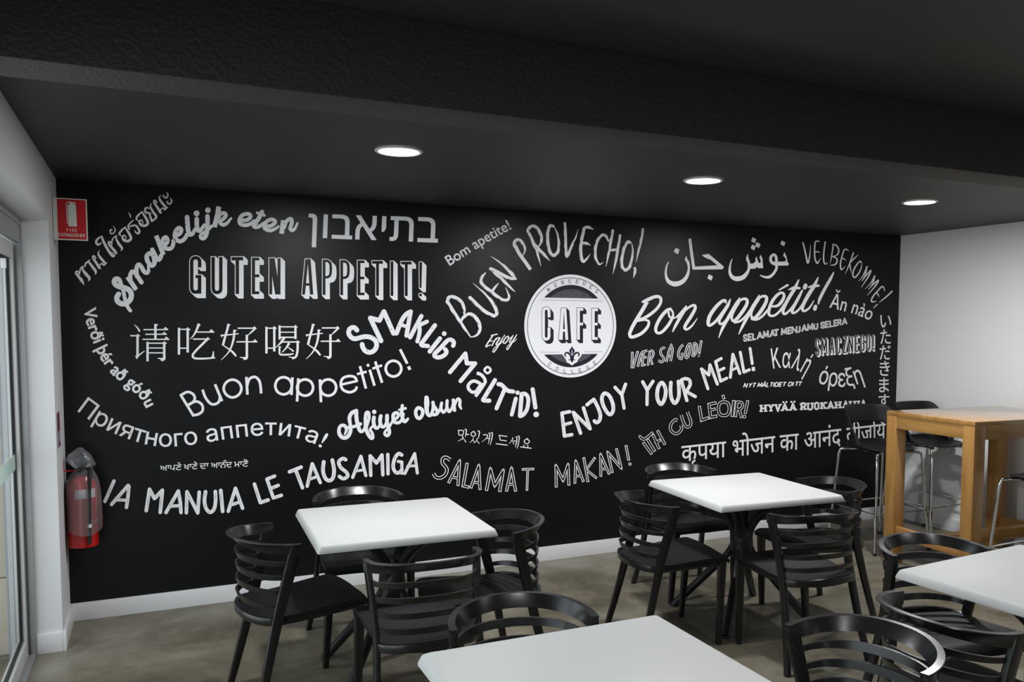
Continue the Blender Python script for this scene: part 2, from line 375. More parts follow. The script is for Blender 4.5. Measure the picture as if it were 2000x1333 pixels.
def fill(bm, polys, Y, mi=0, signs=None, chunk=True):
    """union of polygons (photograph coordinates) laid on the wall plane y=Y"""
    V, Fs, S = [], [], []
    for i, p in enumerate(polys):
        q = [a for k, a in enumerate(p) if math.hypot(a[0]-p[k-1][0], a[1]-p[k-1][1]) > 0.02]
        if len(q) < 3: continue
        ar = area2(q)
        if abs(ar) < 0.01: continue
        if ar < 0: q = q[::-1]
        S.append(signs[i] if signs else 1); Fs.append(list(range(len(V), len(V)+len(q)))); V += [Vector(a) for a in q]
    if not Fs: return
    E = [(f[k-1], f[k]) for f in Fs for k in range(len(f))]
    r = geometry.delaunay_2d_cdt(V, E, [], 0, 1e-4, False)
    vx = np.array([tuple(v) for v in r[0]]); tri = [f for f in r[2] if len(f) == 3]
    if not tri: return
    ct = vx[np.array(tri)].mean(axis=1); cover = np.zeros(len(tri), int)
    for f, sgn in zip(Fs, S):
        P_ = np.array([tuple(V[k]) for k in f]); lo, hi = P_.min(0), P_.max(0)
        idx = np.nonzero((ct[:, 0] >= lo[0]) & (ct[:, 0] <= hi[0]) & (ct[:, 1] >= lo[1]) & (ct[:, 1] <= hi[1]))[0]
        if not len(idx): continue
        x, y = ct[idx, 0], ct[idx, 1]; ins = np.zeros(len(idx), bool); n = len(P_)
        for k in range(n):
            (x0, y0), (x1, y1) = P_[k-1], P_[k]
            if y0 == y1: continue
            ins ^= ((y0 > y) != (y1 > y)) & (x < (x1-x0)*(y-y0)/(y1-y0)+x0)
        cover[idx[ins]] += sgn
    vs = {}
    for f, cv in zip(tri, cover):
        if cv <= 0: continue
        for k in f:
            if k not in vs: vs[k] = bm.verts.new(wall_pt(r[0][k][0], r[0][k][1], Y))
        try: fc = bm.faces.new([vs[k] for k in f])
        except ValueError: continue
        fc.material_index = mi
        fc.normal_update()
        if fc.normal.y > 0: fc.normal_flip()

# plain written words from Blender's own built-in typeface
_G = {}
def glyph(body):
    if body in _G: return _G[body]
    c = bpy.data.curves.new('t', 'FONT'); c.body = body; o = bpy.data.objects.new('t', c); COL.objects.link(o)
    dg = bpy.context.evaluated_depsgraph_get(); cu = o.evaluated_get(dg).to_curve(dg); out = []
    for sp in cu.splines:
        P = []
        if sp.type == 'BEZIER':
            bp = sp.bezier_points; n = len(bp)
            for i in range(n):
                a, c_ = bp[i], bp[(i+1) % n]; p0, p1, p2, p3 = a.co, a.handle_right, c_.handle_left, c_.co
                straight = ((p1-p0).length < 1e-6 or (p1-p0).normalized().cross((p3-p0).normalized()).length < 1e-3) and \
                           ((p2-p3).length < 1e-6 or (p2-p3).normalized().cross((p3-p0).normalized()).length < 1e-3)
                m_ = 1 if straight else 5
                for k in range(m_):
                    t = k/m_; q = p0*(1-t)**3+p1*3*t*(1-t)**2+p2*3*t*t*(1-t)+p3*t**3; P.append((q.x, q.y))
        else: P = [(p.co.x, p.co.y) for p in sp.points]
        if len(P) > 2: out.append(P)
    o.evaluated_get(dg).to_curve_clear(); bpy.data.objects.remove(o); bpy.data.curves.remove(c)
    _G[body] = out; return out
def bounds(g):
    xs = [p[0] for c in g for p in c]; ys = [p[1] for c in g for p in c]; return min(xs), max(xs), min(ys), max(ys)
def advance(c):
    if c == ' ': return advance('n n')-2*advance('n')
    return bounds(glyph(c+'|')[-2:] if False else [max(glyph(c+'|'), key=lambda s: sum(p[0] for p in s)/len(s))])[0]-bounds([glyph('|')[0]])[0]
def words(clusters, base, cap, ref='H', emb=0.0, slant=0.0, per=12):
    """place clusters along a smooth baseline; cap = (start, end) height in photograph units; returns (polys, signs)"""
    B = catmull([(x, y, 0) for x, y in base], per=per) if len(base) > 2 else [(x, y, 0) for x, y in base]
    D = [0]
    for a, c in zip(B, B[1:]): D.append(D[-1]+math.hypot(c[0]-a[0], c[1]-a[1]))
    def at(s):
        s = min(max(s, 0), D[-1]-1e-6); i = max(k for k in range(len(D)-1) if D[k] <= s); t = (s-D[i])/(D[i+1]-D[i])
        a, c = B[i], B[i+1]; return a[0]+(c[0]-a[0])*t, a[1]+(c[1]-a[1])*t
    adv = [advance(c) for c in clusters]; T = sum(adv); L_ = D[-1]; kx = L_/T
    hb = bounds(glyph(ref)); hem = hb[3]-max(hb[2], 0) if ref in 'HKПН' else hb[3]-hb[2]
    polys, signs = [], []; s = 0
    for c, a in zip(clusters, adv):
        if c != ' ':
            mid = (s+a/2)*kx; d = max(a*kx*0.5, 2); p0, p1 = at(mid-d), at(mid+d); ang = math.atan2(p1[1]-p0[1], p1[0]-p0[0]); o = at(mid)
            f = mid/L_; ky = (cap[0]*(1-f)+cap[1]*f)/hem; ca, sa = math.cos(ang), math.sin(ang)
            g = glyph(c); big_ = max(g, key=lambda q: abs(area2(q))); sg = 1 if area2(big_) > 0 else -1
            for ct in g:
                pts = []
                for x, y in ct:
                    X = (x-a/2)*kx+y*ky*slant; Y_ = -y*ky; pts.append((o[0]+ca*X-sa*Y_, o[1]+sa*X+ca*Y_))
                polys.append(pts); signs.append(1 if area2(ct)*sg > 0 else -1)
                if emb:
                    for q in ribbon([(p[0], p[1], 0) for p in pts], closed=True, extra=emb): polys.append(q); signs.append(1)
        s += a
    return polys, signs

# a small set of drawn capitals (unit box x 0..100, y 0..100 downwards), centre lines
CAPS = {
 'A': 'l 0,100 50,0 100,100; l 20,68 80,68', 'C': 's 100,30 95,8 50,0 5,8 0,32 0,68 5,92 50,100 95,92 100,70', 'D': 'l 0,100 0,0; s 0,0 60,2 98,20 100,50 98,80 60,98 0,100',
 'E': 'l 100,0 0,0 0,100 100,100; l 0,50 85,50', 'F': 'l 100,0 0,0 0,100; l 0,50 85,50', 'G': 's 100,28 92,6 50,0 6,10 0,32 0,68 6,92 50,100 92,92 100,75; l 100,80 100,52 55,52',
 'H': 'l 0,0 0,100; l 100,0 100,100; l 0,50 100,50', 'I': 'l 50,0 50,100', 'J': 's 85,0 85,70 70,96 35,100 10,85', 'K': 'l 0,0 0,100; l 100,0 5,55; l 35,42 100,100', 'L': 'l 0,0 0,100 100,100',
 'M': 'l 0,100 8,0 50,75 92,0 100,100', 'N': 'l 0,100 0,0 100,100 100,0', 'O': 'C 50,0 8,14 0,50 8,86 50,100 92,86 100,50 92,14', 'R': 'l 0,0 0,100; s 0,0 60,2 92,14 94,30 80,48 50,54 0,54; l 50,54 100,100',
 'S': 'S 98,22 80,4 45,0 10,10 4,28 20,44 60,56 92,68 98,82 75,98 40,100 4,82', 'T': 'l 0,0 100,0; l 50,0 50,100', 'U': 's 0,0 0,70 15,94 50,100 85,94 100,70 100,0', 'V': 'l 0,0 50,100 100,0',
 'X': 'l 0,0 100,100; l 100,0 0,100', 'Y': 'l 0,0 50,50 100,0; l 50,50 50,100', 'Z': 'l 0,0 100,0 0,100 100,100', 'P': 'l 0,100 0,0; s 0,0 60,2 94,14 96,30 80,50 50,54 0,54'}
def cap_letter(ch, o, ax, ay, w, serif=0):
    """o = top-left, ax/ay = vectors of the letter box"""
    ring = ch in 'ÅÄ'; base = 'A' if ring else ch
    out = []
    for mode, P in parse(CAPS[base].replace('S ', 'S1 ').replace('l ', 'l1 ').replace('s ', 's1 ').replace('C ', 'C1 ')):
        q = [(o[0]+ax[0]*p[0]/100+ay[0]*p[1]/100, o[1]+ax[1]*p[0]/100+ay[1]*p[1]/100, w) for p in P]
        out.append((mode, q))
        if serif and mode != 'C':
            for e in (0, -1):
                u = P[e]
                if u[1] in (0, 100):
                    lx = math.hypot(*ax); dx, dy = ax[0]/lx*serif/2, ax[1]/lx*serif/2; c = q[e]
                    s = 1 if u[1] == 0 else -1; ly = math.hypot(*ay); c = (c[0]+ay[0]/ly*s*w*0.3, c[1]+ay[1]/ly*s*w*0.3)
                    out.append(('l', [(c[0]-dx, c[1]-dy, w*0.8), (c[0]+dx, c[1]+dy, w*0.8)]))
    if ch == 'Å': out.append(('D', [(o[0]+ax[0]*0.5-ay[0]*0.2, o[1]+ax[1]*0.5-ay[1]*0.2, w*1.5)]))
    if ch == 'Ä':
        for k in (0.2, 0.8): out.append(('D', [(o[0]+ax[0]*k-ay[0]*0.28, o[1]+ax[1]*k-ay[1]*0.28, w*1.1)]))
    return out
def cap_row(text, xs, widths, y_top, y_bot, w, org, k, slant=0.0, slope=0.0, serif=0):
    """xs = left edges in crop units; y_top/y_bot = (at first x, at last x)"""
    out = []; x0, x1 = xs[0], xs[-1]
    for ch, x, wd in zip(text, xs, widths):
        f = (x-x0)/(x1-x0) if x1 > x0 else 0; t = y_top[0]+(y_top[1]-y_top[0])*f; b_ = y_bot[0]+(y_bot[1]-y_bot[0])*f; h = b_-t
        sl = (y_bot[1]-y_bot[0])/(x1-x0)
        out += cap_letter(ch, (org[0]+(x+slant*h)/k, org[1]+t/k), (wd/k, sl*wd/k), (-slant*h/k, h/k), w/k, serif/k)
    return out

# ------------------------------------------------------------------ the mural
mural = thing('wall_mural', 'black vinyl wall mural covered in white lettering in many languages', 'mural', (0, 0, 0))
MURAL_MATS = [M_WHITE, M_INK, M_WORN, M_STREAK, M_NAVY, M_GREY, M_LILAC]
seams = [0.0, 0.879, 2.292, 3.616, 4.543, 5.442, XR]
for a, c in zip(seams, seams[1:]):
    boxobj('vinyl_panel', (a+0.0001, c-0.0001, -0.0005, 0.002, HB, H), M_MURAL, mural)
Y1, Y2, Y3, Y4 = -0.0014, -0.0020, -0.0026, -0.0032
def lettering(label, layers, name='lettering', parent=None):
    """layers = list of (polys, signs or None, plane, material index)"""
    bm = bmesh.new()
    for polys, signs, Y, mi in layers: fill(bm, polys, Y, mi, signs)
    return mesh_obj(name, bm, MURAL_MATS, parent or mural, label=label)
def streaks(strokes, dry):
    """thin brush streaks printed inside the strokes (dry: ragged dark nicks along one edge)"""
    rnd = random.Random(len(strokes)*7+dry); grey, dark = [], []
    for mode, P in strokes:
        if mode not in 'LSC': continue
        Q = catmull(P, mode == 'C') if mode != 'L' else P
        runs = [Q[i:i+2] for i in range(len(Q)-1)] if mode == 'L' else [Q[i:i+7] for i in range(0, len(Q)-3, 6)]
        for run in runs:
            l = math.hypot(run[-1][0]-run[0][0], run[-1][1]-run[0][1])
            if len(run) < 2 or l < 6: continue
            for q in range(3 if dry else 2):
                f0 = rnd.uniform(0.02, 0.35); f1 = f0+rnd.uniform(0.35, 0.6); off = rnd.uniform(0.30, 0.47) if dry else rnd.uniform(-0.06, 0.24); pts = []
                for k in range(4):
                    f = min(f0+(f1-f0)*k/3, 0.999)*(len(run)-1); i = int(f); t = f-i; a, c = run[i], run[i+1]
                    dx, dy = c[0]-a[0], c[1]-a[1]; L_ = math.hypot(dx, dy) or 1; w = a[2]+(c[2]-a[2])*t
                    pts.append((a[0]+dx*t-dy/L_*w*off, a[1]+dy*t+dx/L_*w*off, w*(0.10 if dry else 0.075)*(0.15, 1, 0.8, 0.1)[k]))
                (dark if dry else grey).append(('S', pts))
    return grey, dark
def drawn(label, org, k, s, mi=0):
    st = parse(s, org[0], org[1], k); lay = [(pieces(st), None, Y1, 0 if mi in (3, 7) else mi)]
    if mi == 3: lay.append((pieces(streaks(st, 0)[0]), None, Y2, 3))
    if mi == 7: lay.append((pieces(streaks(st, 1)[1]), None, Y2, 1))
    return lettering(label, lay)
def outlined(label, strokes, line, extra=None, extra_line=None):
    lay = [(pieces(strokes, line), None, Y1, 0), (pieces(strokes, -line), None, Y2, 1)]
    if extra: lay.append((pieces(extra), None, Y1, 0))
    return lettering(label, lay)
def blocky(label, strokes, rim, off, outer=0, inner=1, name='lettering', parent=None, Ya=Y1, Yb=Y2):
    pc = pieces(strokes, rim*2)
    sw = [hull([(float(x), float(y)) for x, y in p]+[(x+off[0], y+off[1]) for x, y in p]) for p in pc]
    return lettering(label, [(pc+sw, None, Ya, outer), (pieces(strokes), None, Yb, inner)], name, parent)
def written(label, *runs, **kw):
    polys, signs = [], []
    for r in runs:
        p, s = words(*r, **kw); polys += p; signs += s
    return lettering(label, [(polys, signs, Y1, 0)])
# --- drawn words, each traced stroke by stroke
drawn('speckled white script words Smakelijk eten', (200, 440), 7.4056,
 'S76 235,1000 208,1050 225,1108 285,1140 350,1130 405,1075 418,1010 395,950 340,915 260,895 195,865 172,822 188,785 228,782,72 255,812,62 278,880,50 305,960,52 322,1050,54 342,1130,54 372,1195,52 405,1238,50;'
 'l66 362,748 490,936; S62 405,800 402,730 432,672 478,695 520,760 565,828; S62 500,740 492,640 515,575 555,590 600,668 642,692,58 668,660,48 662,600,36;'
 'S66 745,430 690,408 645,440 645,495 672,555 718,585 752,550 748,480 728,420; S62 722,355 760,430 795,495 828,492 852,440; l66 778,152 882,430; S58 868,260 880,200 915,175 942,208 932,258 898,298 915,335 960,345 1000,328 1022,285 1030,225', 2)
drawn('speckled white script words Smakelijk eten, second stretch', (340, 390), 7.692,
 'S62 25,545 82,515 108,470 98,435 60,432 20,485 10,550 40,608 90,628 150,598 195,530; S70 195,265 205,400 215,480 243,525 282,508,60 312,450,50; S68 340,292 342,400 350,440 372,468 412,445,56 452,380,44; D88 338,208; '
 'S68 502,250 498,400 490,500 462,565 425,588,56 396,560,50 410,520,46 480,475,48 565,400,50; D86 508,160; l74 672,105 650,240 605,415; S58 665,270 700,215 758,205 778,240 740,290 698,322 700,360 745,380 800,350,50 832,310,42 858,282,34;'
 'S58 1010,312 1085,310 1140,275 1145,235 1100,214 1020,240 982,308 1000,368 1080,385 1160,360 1205,325; S64 1322,185 1262,300 1200,388 1230,412 1290,398,52 1345,355,46; S42 1250,200 1355,238; '
 'S56 1385,402 1450,396 1508,360 1515,320 1460,298 1390,330 1350,390 1370,440 1440,465 1520,440,44 1572,402,30; l72 1642,312 1615,515; S56 1652,420 1680,340 1730,293 1766,300 1766,360 1745,428 1770,463 1812,440,44 1855,352,28', 2)
drawn('speckled white rounded hand letters SMAKLIG, arching over', (670, 590), 8.696,
 'S80 235,480 205,445 165,435 115,460 95,520 120,582 180,625 240,622 320,600 400,590 480,608 545,655 570,730 550,800 500,845 440,858 375,830 335,770 325,722;'
 'L80 645,662 462,275 618,315 695,165 858,535; S76 908,535 960,400 1020,275 1085,200 1148,166; L74 1148,166 1078,572; L60 985,390 1095,425; L72 1330,242 1140,602; L66 1425,335 1295,398; S68 1292,400 1302,480 1292,560 1262,672;'
 'L74 1560,400 1325,715; S72 1325,720 1350,742 1440,750; L74 1645,622 1472,842; D80 1718,540; S72 1870,745 1882,690 1850,652 1800,645 1740,690 1650,790 1560,880 1560,925 1620,945 1700,920 1752,870 1752,830 1732,805', 2)
drawn('speckled white rounded hand letters for maltid, running down to the right', (860, 680), 8.885,
 'L72 168,420 435,98 460,268 605,270 352,575; C40 820,330 765,385 820,440 875,385; s56 632,437 700,460 755,515 779,585 745,650 680,750 608,843; S56 725,645 640,590 560,578 490,640 490,710 550,765 612,760 662,700 692,655;'
 'L72 948,560 742,900; S72 742,905 780,916 850,916; S72 1010,630 1060,640 1120,700 1180,745 1262,758; L70 1115,722 975,1050; L68 1310,880 1240,1158; D76 1340,778; L72 1412,800 1382,1180; S68 1412,800 1462,795 1510,835 1528,920 1505,1060 1450,1150 1390,1188; L72 1602,720 1650,1035; D98 1663,1155', 2)
drawn('dry brush white capitals BUEN rising to the right', (860, 490), 7.406,
 'S50 100,735 170,850,52 250,970,46 320,1080,44 390,1180,28 440,1250,14; S50 108,740 120,680 182,668 255,698 312,755 345,840,42 345,912,26; S46 302,1020,36 340,960 420,915 490,948,52 550,1025,54 572,1110,50 560,1180,42 512,1232,28 440,1250,12;'
 'S50 430,680 520,770 620,860 720,922 790,942 818,900 792,820 740,730,44 660,635,32 560,545,18 470,470,3; S48 652,322,18 610,370,38 585,440 630,512 720,580 820,660 902,710,42 970,712,42 996,668,36 975,600,20 943,530,4; S48 752,590 792,530,34 842,472,10;'
 'S50 730,262 800,330 900,422,46 1000,522,38 1082,596,4; S48 730,262 830,312,52 930,368,54 1020,402,46 1098,412,16; S44 1095,412,20 1040,340,52 960,255,46 870,175,28 728,78,2', 7)
drawn('dry brush white capitals PROVECHO arching over the round emblem', (990, 425), 7.143,
 's46 108,375 170,500,48 250,612,48 330,728,46; S44 108,400 105,350 142,312 192,325,42 236,390,38 253,460,26 220,537,8; S44 310,225,40 370,360,46 420,485,38 475,682,4; S44 290,195,38 312,145 370,120 430,158 475,248,46 480,335,38 440,412,12; S44 398,385,34 450,450 520,520 597,606,6;'
 'S44 645,120,38 600,118 570,200 568,300 582,420 612,502 660,530 710,482 726,390,40 715,270,28 690,190,20 652,120,8; S42 808,82,36 815,200 818,350 824,480 840,550 872,480,38 912,380,33 960,280,22 996,160,2; S44 1207,166,8 1150,140,42 1085,143 1060,230 1036,350 1030,480 1046,585 1072,614 1112,580,30 1167,508,3; S36 1040,362 1110,362,42 1168,392,4;'
 'S40 1415,325,26 1390,270,36 1345,240 1290,280 1250,360 1232,460,42 1240,570,38 1290,655,26 1347,622,3; S40 1478,182,36 1450,330 1420,500,36 1380,688,4; S40 1578,252,36 1550,420 1520,600,38 1478,788,4; S30 1440,462 1480,455,38 1545,450;'
 'S42 1722,352,34 1690,340 1642,410 1612,520 1600,640 1620,710 1660,736 1710,692 1742,590,36 1757,470,26 1744,366,8; S40 1898,165,34 1875,300 1840,450,32 1800,628,3; S38 1785,712 1785,770 1764,842,6', 7)
drawn('smooth white slanted script word Bon, with a capital B', (1220, 560), 9.524,
 'S60 338,285,44 430,245,66 540,197 620,187 670,222,56 665,312,50 590,422,54 470,522,58 355,590,54 240,630; s70 418,285 330,440 232,600 150,740,66 92,870,62; S60 92,870 110,935 180,932 300,880 400,790,56 448,700,50 440,642,46 370,620,38 250,640,36;'
 'S56 850,420 780,450,62 682,560,64 602,700,62 577,810,56 622,868,50 702,840,54 802,730,58 880,600,52 902,510,38 872,440,40; S38 815,478 830,550 872,586 950,575,28 1040,492,38 1112,410,38 1147,358,16; S50 1146,368,26 1130,420 1042,560,58 950,720,54 892,842,18;'
 'S36 990,590,28 1100,470 1220,372,42 1300,352,52 1308,420,58 1232,560,62 1142,700,60 1117,770,54 1162,797,44 1252,730,36 1352,592,10')
drawn('smooth white slanted script word appetit with its accent and exclamation mark', (1370, 530), 7.407,
 'S44 350,452,30 342,424,40 290,440 200,530,52 120,650,54 97,752,50 122,786,38 202,730,40 292,620 372,500,38 417,402,10; S44 416,410,18 380,500 292,640,48 257,720,40 277,765,32 342,728,32 425,610,34;'
 'S48 552,388,16 500,480 402,650,50 312,810,44 250,963,10; S44 540,440,30 600,403,36 655,412 655,480,48 590,590,52 502,700,46 450,716,36 440,650,34 480,560,30 545,455,28; S32 480,742 560,722 642,650 705,565;'
 'S46 836,348,16 750,500 660,670 592,800,38 540,913,10; S44 820,402,28 880,364,36 936,372 936,440,48 872,560,52 782,670,46 732,670,36 720,612,34 760,520,30 832,412,26; S36 730,690 800,700,32 880,652,32 960,560,30 1005,500,28;'
 'S40 1022,510,28 1100,500 1160,440,46 1196,360,40 1170,312,34 1102,340,42 1022,440,46 977,560,46 982,632,38 1042,646,34 1122,590,32 1200,480,30; S30 1125,272,18 1245,202,34;'
 'S48 1408,125,16 1350,250,52 1270,380 1200,510 1180,592,42 1212,620,34 1282,560,30 1350,470,28; S44 1262,268,14 1340,240 1418,246,32; S44 1458,280,24 1402,390 1332,520 1312,592,40 1352,600,32 1422,540,30 1490,430,28; S56 1494,238 1506,206;'
 'S50 1688,92,16 1632,210,52 1550,340,54 1480,470 1460,552,42 1492,576,34 1562,530,30 1627,426,10; S44 1542,234,14 1620,216 1697,210,32; S44 1914,18,18 1862,120 1782,260 1712,400,42 1690,477,16; S52 1640,548 1650,512')
drawn('rounded white script words Afiyet olsun', (650, 765), 7.692,
 'S50 180,640,30 205,580,44 182,520,52 130,512 95,560 100,640,60 152,695,60 220,682,60 265,600,58 262,500 250,400,58 285,325,56 352,292,56; S60 352,292 355,400 375,500 402,580,56 435,606,46 470,570,42 490,510,42; S46 222,545 330,525 415,490,52;'
 'S50 486,520,42 490,400,52 505,322 538,322,48 545,402,44 520,480,50 500,560,54 530,640,58 575,702,54 602,690,48 590,620,42 560,572,38 605,515,34; S56 618,390 612,460 630,530 665,555,44 702,510,40 722,420,40; D66 622,308;'
 'S54 722,370 708,440 730,520 770,530,46 812,460,44 825,400,40; S56 815,365 815,460 840,560 850,622,52 820,666,50 780,642,42 790,600,38 850,530,38 902,440,38; S48 900,425,38 960,402,42 986,350 960,320 915,342,54 908,400,56 930,460,54 990,470,48 1040,420,44 1060,340,42;'
 'S52 1045,212,46 1035,320 1050,410 1082,455 1128,412,38; S40 995,276,30 1092,255,42; C52 1285,245 1245,305 1262,382 1305,405 1345,350 1345,282; S66 1408,95 1412,180,80 1410,260,64 1422,332,56 1455,366,48 1490,330,40 1515,250,38;'
 'S50 1505,165 1515,212 1560,282 1570,330 1530,350 1490,352,38; S36 1503,165 1500,260 1475,345; S42 1575,325 1612,270 1635,190; S46 1635,175 1625,250 1660,315 1700,270,40 1720,190,38; S46 1718,140 1715,230 1745,305 1790,250,40 1812,160,38; S48 1810,130 1820,210 1830,285; S42 1825,230,38 1850,150 1885,110 1910,140,46 1908,210,46 1930,262,26')
drawn('streaky white hand capitals IA MANUIA, lowest line on the left', (190, 920), 6.667,
 'L46 217,135 100,400; L46 185,440 402,192 412,205 400,335 380,478; L40 262,380 398,386; L48 638,520 680,242 745,362 848,255 820,542; L46 895,545 1055,265 1082,420 1090,545; L42 965,462 1080,455; L46 1160,548 1168,275 1308,550 1328,280;'
 'S48 1410,275 1396,380 1412,480 1465,542 1520,500 1540,400 1538,272; L48 1608,258 1632,530; L46 1706,528 1800,230 1892,488; L42 1760,440 1862,405', 3)
drawn('streaky white hand capitals LE TAUSAMIGA rising over the table', (480, 870), 5.714,
 'L40 97,436 163,642 250,612; L38 322,346 236,380 308,590 398,560; L38 278,484 362,450; L40 488,298 618,246; L40 556,276 633,476; L38 686,458 742,208 832,418; L32 702,385 800,350; S42 870,188 862,290 890,372 935,396 975,360 985,270 966,168;'
 'S40 1115,162 1080,150 1038,188 1060,250 1120,300 1138,345 1090,375 1045,350; L36 1193,360 1285,125 1340,340; L30 1225,290 1325,275; L38 1395,338 1388,120 1458,200 1520,110 1530,332; L38 1585,105 1588,320; S40 1740,110 1705,95 1662,150 1645,240 1670,300 1710,308 1742,275; L34 1702,182 1742,190 1742,315; L34 1775,318 1885,95 1915,312; L28 1805,236 1900,230', 3)
drawn('streaky white hand capitals ENJOY YOUR under the round emblem', (1080, 740), 7.143,
 'L48 232,462 125,482 160,802 262,782; L44 150,645 250,617; L48 385,762 285,472 518,700 425,408; L48 475,365 570,290; S50 570,292 622,390 660,500 650,580 610,614 578,592; C52 720,205 682,270 700,370 755,470 805,500 840,440 832,340 785,240;'
 'L46 866,122 960,225 1013,78; L44 960,222 992,412; L46 1252,45 1315,160 1395,38; L44 1315,160 1312,362; C52 1520,55 1465,130 1456,270 1505,358 1558,280 1572,150; S50 1645,55 1640,150 1652,270 1700,345 1752,265 1758,150 1750,40; L46 1792,25 1868,305; S46 1792,20 1845,0 1902,20 1915,80 1880,150 1850,185; L46 1862,182 1985,250', 3)
drawn('streaky white hand capitals MEAL with exclamation mark', (1340, 670), 13.33,
 'L78 568,1198 400,680 592,840 622,575 815,1078; L76 915,408 768,490 900,1000 1058,922; L72 838,738 988,662; L76 1152,900 1218,300 1400,798; L64 1190,715 1320,652; L76 1410,248 1505,765 1648,702; L74 1665,145 1722,542; l84 1748,628 1758,735', 3)
drawn('thin white brush capitals VELBEKOMME curving down at the right end', (1555, 460), 8.885,
 'S26 118,128,24 160,300,28 202,482,28 235,350,20 250,155,3; S24 412,112,6 370,100 332,120 320,250 326,400 365,484,28 400,440,16 427,393,3; S20 325,290 370,285 414,298,6; S24 505,115 485,250 475,400 490,482 520,496,20 547,472,4; S22 645,160 620,330 588,492,4; S24 635,158,20 690,170 737,240,26 730,310 690,350,16 625,368,12;'
 'S24 640,372,18 702,400 706,470,26 660,512 588,516,6; S24 917,272,6 870,243 830,260 800,350 770,480 776,580,26 800,590,20 852,533,3; S20 785,400 825,405 872,442,4; S24 993,302 950,430 900,560,18 848,672,4; S22 1082,332,3 1010,400 930,480; S22 930,480 940,560 957,652,5;'
 'S25 1130,472,20 1110,450 1058,500 1000,600 983,690 1015,731 1070,682 1120,592,20 1143,488,8; S22 1230,545,26 1190,640 1140,730,14 1080,800,3; S22 1228,548 1200,680 1143,795,6; S22 1148,788,10 1220,690,18 1295,610,30 1250,720,26 1128,907,4;'
 'S22 1362,705,26 1320,790 1270,860,14 1193,934,3; S22 1362,708 1330,840 1258,940,6; S22 1260,935,10 1340,850,18 1425,780,30 1380,870,26 1233,1044,4; S23 1537,972,6 1520,910 1485,890 1420,960 1340,1050 1305,1130 1330,1156 1392,1140,4; S20 1400,1000 1422,1030 1441,1074,4; S25 1665,970 1560,1070 1443,1162,6; S22 1405,1200 1343,1262,10')
drawn('small white slanted script word Enjoy left of the round emblem', (940, 640), 22.21,
 'S52 690,292 560,320 440,352; S58 490,365 330,600 202,808 240,832,50 312,785,50 412,765,42; S44 330,618 400,588 482,585; S50 662,448,26 560,600,58 470,792,46; S44 600,560,32 700,470 790,440 790,500,58 702,620,58 642,730,58 682,752,42 765,690,32;'
 'S56 952,408,36 880,560 760,750 652,930 540,1070,52 502,1020,38 572,890,34 702,790,28 820,712,28 955,590,26; S50 1000,372 1006,342; S52 1150,382 1050,450 972,590 972,680 1050,672 1152,540 1200,440,38 1160,385; S32 1150,470 1230,482 1330,400 1392,338,24;'
 'S54 1382,340,32 1300,500 1222,620 1262,655,38 1352,590,34 1440,450,28; S54 1540,308,30 1460,450 1350,640 1240,820 1130,962,48 1102,900,34 1182,770,32 1352,650,32 1470,580,32 1552,488,10')
drawn('white decorative Thai lettering at the top left', (130, 370), 6.664,
 'S24 140,1122,10 158,1090,18 138,1068,24 118,1090,22 150,1130,30 195,1185,42 228,1245,5; S24 168,1115,8 180,1040,22 214,1000,12 212,1050,28 258,1110,42 298,1160,34 280,1196,4; S24 240,1005,18 250,965 285,938,22 304,918,10; S34 288,945,26 330,1000 378,1068 373,1112,4;'
 'S24 352,935,8 378,895,18 352,868 342,895,22 385,955,32 425,1020,32 447,1036,4; S24 430,795,4 412,840,22 445,895,32 492,950,30; S22 525,955,10 482,985,26 458,965,12 425,1000,20 445,1035,8; S26 452,690,6 440,708,20 405,720,32 385,682,32 410,642,26 462,608,12; S34 458,622,28 490,700 540,790 592,862 620,870,20 620,845,14 580,815,4;'
 'S24 565,725,8 578,690,18 552,685 550,715,24 598,770,32 640,820,34 652,850,4; S24 588,745,8 598,650,18 652,602,10 645,640,20 680,710,36 722,768,28 705,802,4; S16 572,548,6 590,525 565,535 578,578 612,570 634,525 604,475,3;'
 'S30 712,610,8 688,578,28 720,530,26 768,488,12; S34 765,502,20 812,572 838,640 800,675 745,662,32 728,620,26 758,600,16 775,640,12 752,650,4; S24 818,520,18 805,470 870,400,12; S26 832,482,20 900,472 946,540,28 935,575 900,560,18 886,530,4; S20 804,300,4 830,342 832,374,4;'
 'S30 932,410,8 908,378,28 940,330,26 988,288,12; S34 985,302,20 1032,372 1058,440 1020,475 965,462,32 948,420,26 978,400,16 995,440,12 972,450,4; S26 1075,262,6 1068,242,18 1028,248 1028,300 1085,312,24 1085,345,24 1110,405,34; S32 1106,180,4 1092,225,22 1130,300 1166,350 1150,388,24 1104,430,4;'
 'S24 1147,212,8 1173,172,18 1147,145 1137,172,22 1180,232,32 1220,297,32 1238,312,4; S24 1225,72,4 1207,117,22 1240,172,32 1287,227,30; S22 1318,230,10 1277,262,26 1253,242,12 1220,277,20 1238,312,8; S20 1298,34,4 1320,72 1300,110 1265,98 1256,72,6 1280,80,4; S20 1345,110,4 1368,150 1348,190 1314,178 1304,152,6 1330,160,4')
